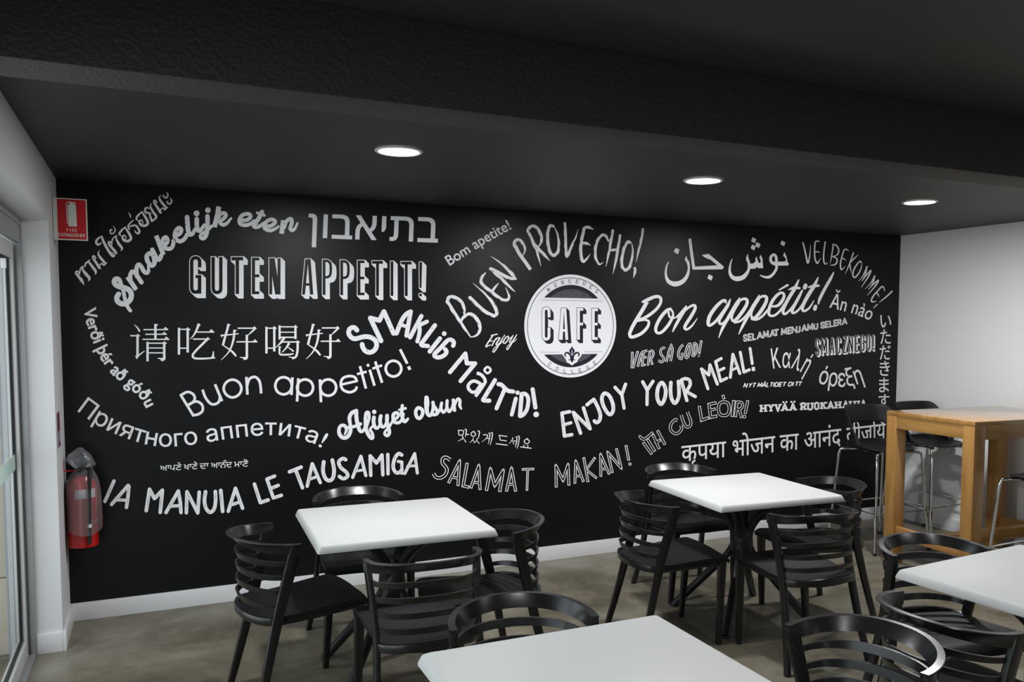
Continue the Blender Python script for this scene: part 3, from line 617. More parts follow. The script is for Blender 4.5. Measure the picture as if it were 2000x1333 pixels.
def hao(fx, fy):
    s = ('s34 202,102 185,180 150,300 118,425; S22 118,420,12 210,480 270,530,34 310,578,28; P 175,97 235,110 214,132; P 80,265 355,240 355,256 110,285 97,305; s34 290,190 285,280 260,400,30 200,530,20 90,645,6; P 275,185 330,195 310,214;'
         'l20 340,165 592,165; P 568,158 590,135 628,170 600,186; S26 602,172 555,215 500,266,10; l36 478,262 478,600; P 370,598 372,608 415,615 440,645 480,635 498,600 495,570 462,595 430,600; l19 322,370 635,370; P 565,364 600,330 643,374')
    out = []
    for mode, P in parse(s): out.append((mode, [(420+fx(p[0])/7.692, 620+fy(p[1])/7.692, p[2]/7.692) for p in P]))
    return out
qing = parse('S30 118,145,6 180,200,26 222,268,38; l26 45,362 205,362; P 160,358 190,325 238,362 212,384; l46 186,365 186,775; P 140,768 175,822 215,760 330,662 320,654 210,725 160,745; l24 303,242 780,242; P 690,236 728,187 792,242 770,254; l24 340,333 750,333; P 665,327 703,283 764,333 745,345;'
 'l24 285,432 800,432; P 705,426 743,375 813,432 795,444; l48 535,132 535,428; P 555,130 588,145 556,180; l46 382,482 382,862; P 359,474 412,502 360,520; l25 382,508 700,508; P 680,502 703,467 763,510 725,532; l48 707,505 707,815; P 574,795 580,808 630,822 655,862 700,852 731,822 735,780 690,796; l22 402,602 690,602; l24 402,697 690,697;'
 'l46 995,207 995,730; P 970,203 1020,228 990,240; l24 1010,237 1150,237; P 1130,228 1163,196 1223,240 1188,262; l46 1166,240 1166,690; l24 1010,605 1150,605; S48 1378,148,54 1330,270,40 1270,370,26 1207,430,6; P 1346,130 1422,155 1395,177; l24 1318,290 1680,290; P 1580,284 1622,232 1692,290 1670,302; l26 1268,427 1570,427;'
 'P 1530,420 1555,387 1609,433 1575,440; S46 1548,432 1450,530,44 1330,650,42 1265,740,44 1282,790,42 1350,808,40 1500,808,36 1690,794,26; P 1658,665 1676,665 1682,780 1640,792 1618,782 1645,750', 250, 620, 10)
he = parse('l34 772,145 772,545; P 753,140 785,160 770,175; l18 780,165 880,165; P 862,160 890,133 930,168 905,182; l34 890,168 890,515; l18 785,465 880,465; l32 970,124 970,335; P 952,118 990,138 970,150; l18 975,145 1200,145; P 1188,142 1206,114 1243,150 1220,162; l34 1208,148 1208,328; l16 980,225 1200,225; l20 980,302 1200,302;'
 'S30 1030,322,40 990,380 912,458,6; P 1004,315 1057,325 1030,346; l20 990,372 1240,372; P 1222,368 1240,344 1278,378 1250,392; s34 1240,382 1240,480 1222,580 1185,618,22; P 1100,590 1105,600 1150,612 1165,635 1200,620 1225,590 1160,598; S30 1105,402,36 1070,460,24 1008,527,10; P 1084,391 1132,402 1110,420; S22 1095,450,8 1150,490 1175,510;'
 'l28 968,440 968,540; S26 968,535 988,562 1100,562 1172,550,18; P 954,434 1002,445 985,457', 420, 620, 7.692)
lettering('large white Chinese characters on the left', [(pieces(qing+he+hao(lambda x: x, lambda y: y)+hao(lambda x: 1360+(x-80)*0.938, lambda y: 95+(y-97)*0.976)), None, Y1, 0)])
drawn('small thin white Korean lettering above SALAMAT', (880, 820), 11.765,
 'S20 175,250 298,258 280,350; S20 185,250 195,355 285,350; S24 335,225 365,242 355,320 338,402,8; S22 358,340 412,342; S22 272,384 285,422 240,460,16 165,502,6; S18 282,425,10 320,470 350,512,22; C20 520,280 465,335 520,390 578,335; S18 532,265 540,282; S24 630,262 665,282 655,350 640,432,8;'
 'S18 520,430 510,470 440,532,6; S18 515,475,8 552,515; S18 610,430 600,480 535,546,6; S20 600,485,8 656,545; S20 755,350 850,360 820,430,16 718,516,5; S18 832,430 890,436; S22 880,315 905,332 890,450 865,566,7; S22 935,300 965,322 945,450 910,590,7; L20 1115,365 1295,388; L18 1125,370 1140,472 1283,490; L22 1050,556 1300,590;'
 'S20 1430,420 1415,470 1345,556,6; S20 1415,475,8 1455,562; S18 1450,490 1500,496; S22 1500,400 1525,422 1510,540 1490,640,8; S22 1550,382 1580,402 1560,540 1530,670,8; C20 1750,448 1690,505 1750,562 1812,505; S18 1762,430 1768,448; S18 1682,586 1694,636; S18 1776,590 1775,645; L22 1610,630 1852,660')
drawn('bold white Persian lettering at the upper right', (1280, 450), 7.143,
 'P 285,245 337,272 315,337 255,298; P 1357,97 1408,125 1387,183 1335,150; P 1413,165 1467,193 1445,250 1393,220; P 1350,200 1400,225 1380,284 1328,250; P 1765,142 1815,172 1795,225 1743,192; P 748,615 803,645 782,703 725,672; S40 182,445,12 155,510,22 146,620,30 182,712,52 270,750,72 370,722,60 440,642,46 466,540,28 455,450,38 428,405,34 437,362,4;'
 's40 480,118 505,320 537,540; P 518,550 930,545 957,522 945,500 745,330 648,345 690,380 775,415 865,490 550,508; S40 1070,405,12 1045,480,22 1037,580,36 1072,652,52 1140,678,68 1230,652,60 1298,560,36 1305,460,34 1283,400,38 1289,332,4;'
 'P 1308,470 1370,462 1400,430 1395,400 1410,365 1425,410 1440,450 1465,460 1470,420 1452,385 1468,340 1495,400 1503,530 1440,530 1420,510 1395,535 1308,540; S38 1690,445 1682,370 1648,340,36 1612,375 1612,430 1650,465,42 1700,466,56 1790,466,56 1842,470,40; P 1795,440 1822,425 1818,390 1783,355 1800,305 1830,370 1853,490 1825,494 1790,470; S36 1672,450 1692,520 1652,600 1590,652,40 1520,652,28 1462,628,10')
drawn('thin geometric white words Buon appetito, first stretch', (100, 640), 3.332,
 'l17 843,440 924,572; s17 838,445 888,420 928,440 930,478 885,510; s17 878,512 940,482 980,502 985,542 955,566 915,572; s17 985,405 1006,460 1045,500 1088,488 1100,442; l17 1066,370 1112,480; C17 1180,340 1140,357 1122,398 1140,438 1180,456 1220,438 1238,398 1220,357; l17 1270,322 1277,438; s17 1275,380 1290,336 1325,322 1352,344 1362,380 1366,430; C17 1512,324 1474,340 1458,380 1474,420 1512,436 1550,420 1566,380 1550,340; l17 1570,325 1563,440')
drawn('thin geometric white words Buon appetito, second stretch with exclamation mark', (560, 680), 3.7037,
 'C19 133,228 92,245 75,287 92,329 133,346 174,329 191,287 174,245; l19 84,220 75,388; C19 300,228 259,245 242,287 259,329 300,346 341,329 358,287 341,245; l19 240,228 248,393; l17 392,266 508,240; s19 509,246 492,212 450,204 406,220 391,262 408,303 455,321 494,306 508,280; l19 530,132 573,294; l17 508,190 578,172; l19 600,158 635,274; D22 588,126; l19 640,98 690,252; l17 620,150 690,126; C19 772,93 732,110 716,150 732,190 772,207 812,190 829,150 812,110; l19 820,10 872,114; l22 880,134 892,158')
# --- outlined and shaded words
outlined('outlined white hand capitals SALAMAT', parse(
 's46 432,165 350,120 300,150 300,220 350,280 374,340 342,420 262,470 185,455 145,395; l36 402,552 588,185 562,600; l32 455,452 580,482; l38 716,222 648,605 748,628; l36 780,640 914,262 935,668; l32 830,540 930,562; l40 1045,682 1112,320 1186,600 1328,345 1270,702; l36 1385,695 1470,308 1540,695; l32 1420,578 1520,580; l26 1652,326 1848,318; l26 1745,322 1732,680', 830, 880, 8.696), 1.6)
outlined('outlined white hand capitals MAKAN rising to an exclamation mark', parse(
 'l44 182,1020 176,560 330,880 437,535 457,980; l40 585,940 606,460 772,900; l36 595,790 737,775; l40 780,385 870,905; l36 1022,385 842,635; l36 842,655 1055,825; l40 1150,788 1145,315 1330,738; l36 1150,640 1290,618; l40 1398,706 1300,270 1592,610 1490,192; l40 1696,122 1755,435', 1070, 860, 11.11), 1.5,
 extra=parse('C16 1782,494 1754,522 1782,550 1810,522', 1070, 860, 11.11))
outlined('thin outlined white capitals reading ITH GU LEOIR with accents', parse(
 'S34 160,745 190,780 230,785 290,745 348,692; l34 212,840 342,1020; l34 278,790 392,975; l34 362,715 458,935; l34 435,655 548,868; l32 398,850 475,800; s36 750,492 700,488 642,560 640,640 702,700 772,680 812,620 795,570; s36 803,408 840,520 882,590 930,590 955,520 900,362; l36 1088,272 1122,492 1228,452; l36 1348,218 1238,242 1262,448 1362,424; l32 1250,338 1335,312;'
 'C38 1470,205 1408,225 1385,310 1408,395 1470,418 1532,395 1555,310 1532,225; l34 1455,102 1474,156; l38 1625,182 1600,432; l34 1676,190 1652,435; s32 1670,207 1740,210 1765,260 1730,312 1672,318; l34 1712,320 1745,448; l34 1845,185 1803,385; D46 1790,435', 1230, 760, 8), 1.15)
outlined('inline white slanted capitals reading VAER SA GOD', parse(
 'l38 178,395 165,752; l38 300,378 192,748; s36 302,730 340,560 370,450 410,392 455,372 525,355; l34 440,380 400,705; l30 430,515 498,508; l30 340,600 425,548; l32 388,700 472,680; l36 580,365 535,690; s34 595,348 648,372 662,440 625,520 585,565; l34 600,560 635,672; s38 930,312 890,292 832,340 830,430 882,500 897,570 852,618 775,585; s36 960,618 1000,430 1035,310 1070,270 1098,300 1095,400 1055,600; l32 1005,470 1070,505;'
 's38 1350,225 1292,272 1240,380 1238,490 1280,542 1312,530 1325,402; C38 1490,200 1435,280 1400,430 1408,510 1440,515 1478,440 1510,300 1512,225; l34 1600,180 1562,490; s34 1600,178 1655,222 1658,320 1625,430 1572,490; l38 1762,132 1715,405', 1220, 655, 11.765), 1.35,
 extra=parse('C13 1072,200 1048,225 1068,250 1092,225; l14 1688,436 1738,430; l14 1682,490 1730,482', 1220, 655, 11.765))
_sx = [84, 146, 203, 262, 342, 430, 482, 578, 664, 716, 786, 842, 918, 1002, 1090, 1150, 1208, 1262, 1312, 1370]
_sw = [38, 36, 36, 62, 62, 58, 52, 62, 34, 56, 32, 60, 62, 42, 40, 36, 32, 34, 38, 56]
outlined('small outlined white capitals SELAMAT MENJAMU SELERA', cap_row('SELAMATMENJAMUSELERA', _sx, _sw, (300, 92), (378, 162), 12, (1440, 610), 6.667), 1.15)
gut = parse('s54 318,262 318,165 300,125 257,110 213,125 195,165; l54 195,160 195,595; s54 195,590 213,632 257,648 300,632 318,600; l54 318,672 318,385; l48 345,405 255,405; l54 530,98 530,595; s54 530,590 547,637 592,653 637,635 650,590; l54 650,98 650,595; l54 818,125 1000,125; l54 908,125 908,678; l50 1160,108 1160,681; l44 1160,130 1252,130; l44 1160,393 1252,393; l44 1160,658 1252,658; l46 1430,115 1430,683; l46 1560,120 1560,685; P 1407,115 1490,115 1583,685 1500,685', 350, 490, 8)
blocky('tall condensed white shaded capitals GUTEN', gut, 1.5, (7.4, 7.2))
app = parse('P 125,125 172,125 120,660 75,660; P 160,125 205,125 245,660 195,660; l38 102,508 218,508; l42 407,132 407,665; s38 400,152 455,154 495,182 507,230 507,320 492,375 455,397 400,397; l42 672,140 672,668; s38 665,160 720,162 760,190 772,238 772,328 757,383 720,405 665,405; l42 932,147 932,670; l38 932,167 1015,167; l38 932,410 1012,410; l38 932,650 1015,650; l42 1130,175 1290,175; l42 1210,175 1210,676; l40 1427,160 1427,680; l42 1565,186 1722,186; l42 1642,186 1642,682; P 1840,172 1880,172 1870,560 1842,560; P 1838,645 1876,645 1876,685 1838,685', 580, 490, 7.692)
blocky('tall condensed white shaded capitals APPETIT with exclamation mark', app, 1.4, (7.2, 7.0))
sm = cap_row('SMACZNEGO', [1024, 1102, 1214, 1300, 1382, 1456, 1542, 1610, 1688], [38, 62, 40, 34, 38, 42, 34, 38, 36], (358, 300), (562, 496), 15, (1440, 610), 6.667)
sm += parse('l15 1768,298 1768,452; l15 1768,480 1768,496', 1440, 610, 6.667)
blocky('small condensed white shaded capitals SMACZNEGO', sm, 0.5, (2.6, 2.6))
nyt = cap_row('NYTMÅLTIDETDITT', [80, 140, 186, 254, 312, 366, 404, 448, 470, 524, 566, 642, 692, 722, 764], [36, 32, 38, 48, 42, 26, 36, 10, 38, 30, 38, 38, 10, 38, 38], (578, 558), (626, 606), 13, (1440, 660), 6.452, slant=0.32)
lettering('tiny slanted white capitals reading NYT MALTIDET DITT', [(pieces(nyt), None, Y1, 0)])
hyv = cap_row('HYVÄÄRUOKAHALUA', [122, 232, 332, 428, 546, 706, 802, 900, 998, 1092, 1204, 1316, 1412, 1478, 1572], [66, 66, 66, 74, 74, 60, 60, 54, 60, 74, 62, 60, 46, 52, 60], (160, 98), (258, 190), 26, (1470, 770), 7.407, serif=48)
lettering('heavy white slab capitals HYVAA RUOKAHALUA partly hidden by a stool', [(pieces(hyv), None, Y1, 0)])
# --- words in plain type
written('white Russian lettering in a long wave at the lower left', (list('Приятного аппетита!'), [(148, 801), (176, 822), (209, 841), (238, 853), (262, 862), (299, 871), (343, 872.5), (394, 866), (430, 860), (476, 854), (518, 850.5), (556, 852), (585, 858), (612, 867), (630, 877)], (33, 30), 'H', 0.5))
written('bold white Icelandic words curving down the left side', (list('Verði þér að góðu'), [(163.5, 605), (168, 628), (175, 650), (183, 672), (192, 692), (203, 711), (218, 730), (234, 744), (250, 756), (264, 768), (276, 780), (286, 799)], (24, 24), 'H', 1.7))
written('large white Hebrew lettering in the top row', (list('ןובאיתב'), [(600, 464), (857, 474)], (46, 48), 'ב', 1.2))
written('small white words Bom apetite rising to the right', (list('Bom apetite!'), [(877, 520.5), (940, 480.5), (1001, 446)], (20, 20), 'H', 0.7))
written('small white Vietnamese words An nao at the right', (list('Ăn nào'), [(1619, 601), (1650, 608.5), (1674, 615.5), (1700, 627)], (27.5, 27), 'H', 0.4))
written('white Greek lettering first word, at the right', (list('Καλή'), [(1508, 721), (1530, 718.5), (1552, 722), (1574, 733)], (37, 38), 'H', 0.2))
written('white Greek lettering second word at the right', (list('όρεξη'), [(1596, 748), (1620, 754), (1646, 756), (1668, 753), (1690, 746)], (33, 34), 'H', 0.3))
jp_p, jp_s = [], []
for ch, cx, cy, hw, hh in (('い', 1730, 628, 10.5, 12), ('た', 1729.5, 658, 10, 14), ('だ', 1728.8, 689, 10.5, 14), ('き', 1728, 720, 9.8, 14.5), ('ま', 1726.6, 752.5, 9.5, 14), ('す', 1726.4, 783.5, 10.5, 13)):
    g = glyph(ch); x0, x1, y0, y1 = bounds(g); bg_ = max(g, key=lambda q: abs(area2(q))); sg = 1 if area2(bg_) > 0 else -1
    for ct in g:
        pts = [(cx+((x-x0)/(x1-x0)*2-1)*hw, cy-((y-y0)/(y1-y0)*2-1)*hh) for x, y in ct]
        jp_p.append(pts); jp_s.append(1 if area2(ct)*sg > 0 else -1)
        for q in ribbon([(p[0], p[1], 0) for p in pts], closed=True, extra=0.5): jp_p.append(q); jp_s.append(1)
lettering('white Japanese characters stacked in a column at the right end', [(jp_p, jp_s, Y1, 0)])
def indic(label, parts, emb, ref):
    polys, signs = [], []
    hb = bounds(glyph(ref))
    for word, x0, y0, x1, y1, h in parts:
        g = glyph(word); bx = bounds(g); big_ = max(g, key=lambda q: abs(area2(q))); sg = 1 if area2(big_) > 0 else -1
        for ct in g:
            pts = []
            for x, y in ct:
                f = (x-bx[0])/(bx[1]-bx[0]); v = (hb[3]-y)/(hb[3]-hb[2])
                pts.append((x0+(x1-x0)*f, y0+(y1-y0)*f+v*h))
            polys.append(pts); signs.append(1 if area2(ct)*sg > 0 else -1)
            if emb:
                for q in ribbon([(p[0], p[1], 0) for p in pts], closed=True, extra=emb): polys.append(q); signs.append(1)
    return lettering(label, [(polys, signs, Y1, 0)])
indic('large white Hindi lettering in the bottom row at the right', [('कृपया', 1331, 872.5, 1418, 863, 30), ('भोजन', 1431, 862, 1514, 852.5, 31), ('का', 1523, 851.5, 1560, 847.5, 31), ('आनंद', 1571, 846.5, 1643, 838, 31), ('लीजिये', 1653, 837, 1730, 828, 29)], 0.5, 'न')
indic('tiny white Punjabi lettering on the lower left', [('ਆਪਣੇ', 312.5, 910.5, 354.5, 908, 10.5), ('ਖਾਣੇ', 358.8, 908, 386, 906.2, 10.5), ('ਦਾ', 390, 906.2, 407.5, 905.3, 10.5), ('ਆਨੰਦ', 412, 905, 453, 903, 10.5), ('ਮਾਣੋ', 457, 902.8, 485, 901.2, 10.5)], 0.2, 'ਨ')
# --- round emblem
logo_c = Vector((3.150, 0, 1.672)); LR = 0.366
logo = bpy.data.objects.new('cafe_emblem', None); COL.objects.link(logo); logo.parent = mural; logo['label'] = 'round white cafe emblem with dark ring and iris flower'
def wdisc(r, n=96, a0=0.0, a1=2*PI): return [(logo_c.x+r*math.cos(a0+(a1-a0)*k/n), logo_c.z+r*math.sin(a0+(a1-a0)*k/n)) for k in range(n+(0 if a1-a0 > 6.28 else 1))]
def wfill(bm, poly, Y, mi):
    f = bm.faces.new([bm.verts.new((x, Y, z)) for x, z in poly]); f.material_index = mi; f.normal_update()
    if f.normal.y > 0: f.normal_flip()
def wring(bm, r0, r1, Y, mi, n=96):
    a = [bm.verts.new((x, Y, z)) for x, z in wdisc(r0, n)]; c = [bm.verts.new((x, Y, z)) for x, z in wdisc(r1, n)]
    for k in range(n):
        f = bm.faces.new((a[k], a[(k+1) % n], c[(k+1) % n], c[k])); f.material_index = mi; f.normal_update()
        if f.normal.y > 0: f.normal_flip()
bm = bmesh.new(); wfill(bm, wdisc(LR), Y1, 0); wring(bm, LR*0.930, LR*0.942, Y2, 4)
for s_, r_, Y_, mi in ((1, 0.80, Y2, 5), (1, 0.715, Y3, 6), (-1, 0.80, Y2, 5), (-1, 0.715, Y3, 6)):
    a = math.asin(0.545/r_); wfill(bm, wdisc(LR*r_, 40, a if s_ > 0 else PI+a, PI-a if s_ > 0 else 2*PI-a), Y_, mi)
mesh_obj('emblem_disc', bm, MURAL_MATS, logo)
bm = bmesh.new()
fill(bm, pieces(parse('l4 393,583 1555,607; D26 775,487 988,424 1197,493', 1015, 525, 9.52)), Y4, 4)
mesh_obj('emblem_rule', bm, MURAL_MATS, logo)
for q in ('l5 403,684 780,684', 'l5 1262,676 1622,674'):
    bm = bmesh.new(); fill(bm, pieces(parse(q, 1015, 620, 10)), Y2, 4); mesh_obj('emblem_rule', bm, MURAL_MATS, logo)
cafe = parse('s52 545,905 545,800 530,755 490,739 456,755 442,795; l52 442,790 442,1262; s52 442,1255 458,1300 492,1312 530,1298 545,1255; l52 545,1260 545,1095; P 775,735 825,735 798,1325 724,1325; P 822,735 865,735 902,1325 850,1325; l44 785,1150 860,1150; l52 1092,733 1092,1323; l50 1070,758 1183,758; l48 1092,1030 1178,1030; l52 1368,740 1368,1323; l50 1345,765 1455,765; l48 1368,1032 1450,1032; l50 1345,1300 1450,1300', 1015, 525, 9.52)
blocky('bold shaded capitals CAFE across the emblem', cafe, 0.9, (5.4, 5.8), outer=5, inner=0, parent=logo, Ya=Y2, Yb=Y3)
def ring_text(txt, pts, cx, cy, org, k, h, wd, sgn):
    out = []
    for ch, (x, y) in zip(txt, pts):
        ang = math.atan2((x-cx)*(1 if sgn > 0 else -1), (cy-y)*sgn) if False else (math.atan2(x-cx, cy-y) if sgn > 0 else math.atan2(cx-x, y-cy))
        ca, sa = math.cos(ang), math.sin(ang); w2 = wd*(0.4 if ch == 'L' else 0.5)
        o = (org[0]+(x-ca*w2+sa*h/2)/k, org[1]+(y-sa*w2-ca*h/2)/k)
        out += cap_letter(ch, o, (ca*wd/k, sa*wd/k), (-sa*h/k, ca*h/k), 9/k, 24/k)
    return out
mer = ring_text('MERCEDES', [(537, 392), (670, 307), (800, 260), (933, 238), (1070, 242), (1203, 276), (1327, 342), (1433, 422)], 958, 1071, (1015, 525), 9.52, 62, 40, 1)
col = ring_text('COLLEGE', [(588, 920), (733, 1005), (883, 1052), (1032, 1060), (1180, 1040), (1327, 983), (1465, 893)], 1006, 175, (1015, 620), 10, 66, 42, -1)
lettering('small serif capitals along the upper emblem rim', [(pieces(mer), None, Y2, 4)], parent=logo)
lettering('small serif capitals along the lower emblem rim', [(pieces(col), None, Y2, 4)], parent=logo)
halo = parse('P 835,700 838,735 870,785 905,830 922,885 970,905 1020,945 1070,905 1118,880 1140,830 1180,785 1212,735 1215,700', 1015, 620, 10)
def mir(s): return [(m_, [(1015+(1022*2-(p[0]-1015)*10)/10, p[1], p[2]) for p in P]) for m_, P in s]
petal = parse('S34 1000,795,26 992,750,34 962,710,38 915,692,30 886,715,28 890,750,26 906,772,8; S16 1000,800 985,835 950,830,9', 1015, 620, 10)
mid_ = parse('Q 1023,566 1038,600 1072,640 1068,680 1042,720 1034,750 1055,760 1050,800 1045,850 1022,890 1000,850 992,800 990,760 1012,750 1003,720 978,685 974,640 1006,600', 1015, 620, 10)
bm = bmesh.new(); fill(bm, pieces(halo), Y4, 0); fill(bm, pieces(petal+mir(petal)+mid_), Y4-0.0006, 4); fill(bm, pieces(parse('S12 1023,645 1024,745', 1015, 620, 10)), Y4-0.0012, 0)
mesh_obj('flower_crest', bm, MURAL_MATS, logo, label='small dark iris flower crest')
# ------------------------------------------------------------------ ceiling lamps
def downlight(x, y, label):
    t = thing('ceiling_downlight', label, 'downlight', (x, y, H), 0, 'recessed round ceiling lamps')
    bm = bmesh.new(); lathe_ring = [(0.108, 0.0), (0.108, -0.004), (0.100, -0.009), (0.092, -0.007), (0.090, 0.0)]
    n = 48; rings = [[bm.verts.new((r*math.cos(2*PI*k/n), r*math.sin(2*PI*k/n), z)) for k in range(n)] for r, z in lathe_ring]
    for A, B in zip(rings, rings[1:]):
        for j in range(n): bm.faces.new((A[j], A[(j+1) % n], B[(j+1) % n], B[j]))
    bmesh.ops.recalc_face_normals(bm, faces=bm.faces[:]); mesh_obj('trim_ring', bm, M_TRIM, t, smooth=True)
    bm = bmesh.new(); lathe(bm, [(0.0905, -0.0035), (0.0905, -0.001)], 48); mesh_obj('diffuser', bm, M_LAMP, t)
for (x, y), l in zip(LIGHTS, ('bright round ceiling downlight, leftmost of the three in the black ceiling', 'bright round ceiling downlight, middle one above the Persian lettering', 'bright round ceiling downlight nearest the white right wall')):
    downlight(x, y, l)

# ------------------------------------------------------------------ cafe chair
def make_chair(label, group):
    t = thing('cafe_chair', label, 'chair', group=group)
    yz = lambda z: -0.18+0.24*z                                   # line of the rear legs / posts
    def hwz(z): return 0.250-0.16*z+0.155*z*z if z < 0.5 else 0.2088+0.08*(z-0.5)
    # seat: saddle shaped D with a thin rolled edge
    bm = bmesh.new(); nu, nv = 20, 18
    def P(u, v, dz):
        yb = yz(0.43)-0.105*max(0.0, 1-abs(u)**2.3)**0.6; yf = 0.335-0.012*u*u
        y = yb+(yf-yb)*v; hw = 0.203+0.022*v
        z = 0.432+0.034*v*v*(3-2*v)+0.010*abs(u)**3*(1-v)
        z -= 0.016*(1-u*u)*math.sin(PI*min(1, v*1.25))**2; z += 0.012*(1-u*u)*max(0, (v-0.62)/0.38)**1.0
        if v > 0.9: z -= 0.030*((v-0.9)/0.1)**2*(1-0.4*abs(u))
        return (u*hw, y, z+dz)
    T = [[bm.verts.new(P(-1+2*i/nu, j/nv, 0)) for i in range(nu+1)] for j in range(nv+1)]
    B = [[bm.verts.new(P((-1+2*i/nu)*0.985, min(max(j/nv, 0.01), 0.99), -0.022)) for i in range(nu+1)] for j in range(nv+1)]
    for j in range(nv):
        for i in range(nu):
            bm.faces.new((T[j][i], T[j][i+1], T[j+1][i+1], T[j+1][i])); bm.faces.new((B[j+1][i], B[j+1][i+1], B[j][i+1], B[j][i]))
    for j in range(nv):
        bm.faces.new((T[j+1][0], B[j+1][0], B[j][0], T[j][0])); bm.faces.new((T[j][nu], B[j][nu], B[j+1][nu], T[j+1][nu]))
    for i in range(nu):
        bm.faces.new((T[0][i], B[0][i], B[0][i+1], T[0][i+1])); bm.faces.new((T[nv][i+1], B[nv][i+1], B[nv][i], T[nv][i]))
    bmesh.ops.recalc_face_normals(bm, faces=bm.faces[:]); mesh_obj('seat', bm, M_SEAT, t, smooth=True)
    def arc(z, b_, hw, rise, fwd=0.0, n=28):
        out = []
        for k in range(n+1):
            a = PI*k/n; sn = max(0.0, math.sin(a))
            out.append(Vector((-hw*math.copysign(abs(math.cos(a))**0.92, math.cos(a)), yz(z)+fwd*(1-sn)-b_*sn**0.95, z+rise*sn**1.3)))
        return out
    # top rail: a band leaning outwards behind, meeting the posts flush
    bm = bmesh.new(); pts = arc(0.7265, 0.192, 0.227, 0.027, 0.027, 36); n = len(pts); secs = []
    for i in range(n):
        f = max(0.0, math.sin(PI*i/(n-1))); tl = 0.016*f**1.1; hh = 0.0235-0.0035*f; th = 0.012-0.005*f
        secs.append([(-th-tl*(-1), -hh), (-th-tl, hh-0.006), (-th-tl-0.002-0.005*f, hh-0.003), (-th-tl-0.001-0.004*f, hh), (th-tl-0.001, hh), (th-tl, hh-0.002), (th+tl, -hh)])
    secs = [[(-x, z) for x, z in q][::-1] for q in secs]
    sweep(bm, pts, secs); mesh_obj('top_rail', bm, M_PLAST, t, smooth=True)
    for z, b_, rise in ((0.667, 0.166, 0.015), (0.607, 0.149, 0.014), (0.548, 0.134, 0.013), (0.488, 0.120, 0.012)):
        bm = bmesh.new(); pts = arc(z, b_, hwz(z)-0.008, rise, 0.0, 26); n = len(pts); secs = []
        for i in range(n):
            f = math.sin(PI*i/(n-1)); hh = 0.0085+0.0045*f; tl = 0.004*f
            secs.append([(0.0045-tl, -hh), (0.0045+tl, hh), (-0.0045+tl, hh), (-0.0045-tl, -hh)])
        sweep(bm, pts, secs); mesh_obj('slat', bm, M_PLAST, t, smooth=True)
    bm = bmesh.new(); pts = arc(0.425, 0.108, hwz(0.425)-0.006, 0.012, 0.0, 24); sweep(bm, pts, rrect(0.018, 0.036, 0.005)); mesh_obj('rear_rim', bm, M_PLAST, t, smooth=True)
    for s in (-1, 1):
        # rear leg and back post in one sweep
        bm = bmesh.new(); zs = [0, 0.02, 0.12, 0.25, 0.36, 0.42, 0.47, 0.55, 0.63, 0.70, 0.735, 0.744]
        pts, secs = [], []
        for z in zs:
            q = min(1, z/0.42); dep = 0.028+0.016*q+0.008*max(0, (z-0.42)/0.33); wid = 0.028-0.005*q
            if z > 0.74: dep -= 0.006
            pts.append((s*(hwz(z)), yz(z)+(0.0 if z < 0.42 else 0.004*(z-0.42)/0.33), z))
            secs.append(rrect(dep, wid, 0.005))
        sweep(bm, pts, secs, up=Vector((1, 0, 0))); mesh_obj('leg', bm, M_PLAST, t, smooth=True)
    for s in (-1, 1):
        bm = bmesh.new(); ks = (0, 0.04, 0.3, 0.6, 0.85, 1.0); pts = [(s*(0.222-0.018*k), 0.262+0.024*k, 0.44*k) for k in ks]
        sweep(bm, pts, [rrect(0.026+0.012*k, 0.026+0.016*k, 0.004) for k in ks], up=Vector((1, 0, 0))); mesh_obj('leg', bm, M_PLAST, t, smooth=True)
    bm = bmesh.new(); sweep(bm, spline([(-0.2, 0.27, 0.425), (-0.1, 0.265, 0.436), (0.1, 0.265, 0.436), (0.2, 0.27, 0.425)], 4), rrect(0.022, 0.024, 0.005))
    for s in (-1, 1): sweep(bm, [(s*0.198, 0.27, 0.430), (s*0.188, 0.1, 0.415), (s*0.192, -0.07, 0.412)], rrect(0.020, 0.022, 0.005))
    mesh_obj('seat_frame', bm, M_PLAST, t, smooth=True)
    return t
GA, GB, GC, GD = ('chairs around the back left table', 'chairs around the back centre table', 'chairs at the front centre table', 'chairs at the front right table')
chairs = [
 (0.943, -1.530, 7.4-90, 'black slatted plastic chair pulled out left of the back left table, seat in full view', GA),
 (1.432, -0.890, -92-90, 'black plastic chair behind the back left table, backed onto the mural under LE TAUSAMIGA', GA),
 (1.885, -1.730, 184.3-90, 'black plastic chair right of the back left table, its bowed rail turned to the right', GA),
 (1.415, -2.127, 88.7-90, 'black slatted plastic chair in front of the back left table, its back to us', GA),
 (2.874, -1.584, -8-90, 'black slatted plastic chair on the left side of the back centre table', GB),
 (3.480, -0.930, -94-90, 'black plastic chair behind the back centre table, under the Hindi lettering', GB),
 (3.973, -1.664, 174-90, 'black plastic chair on the right of the back centre table, towards the bar stools', GB),
 (3.413, -2.153, 87-90, 'black slatted plastic chair in front of the back centre table, its back to us', GB),
 (1.476, -3.020, -99-90, 'black plastic chair behind the front centre table, only its hooped back showing', GC),
 (2.260, -3.622, -169.5-90, 'black plastic chair right of the front centre table, cut off by the lower edge', GC),
 (3.365, -2.985, -100.5-90, 'black plastic chair behind the front right table, in front of the timber bar table', GD),
 (2.784, -3.527, 1.5-90, 'black slatted plastic chair left of the front right table, partly under its white top', GD)]
proto = make_chair(chairs[0][3], GA)
for i, (x, y, a, l, g) in enumerate(chairs):
    c = proto if i == 0 else copy_tree(proto)
    c.location = (x, y, 0); c.rotation_euler = (0, 0, math.radians(a)); c['label'] = l; c['group'] = g

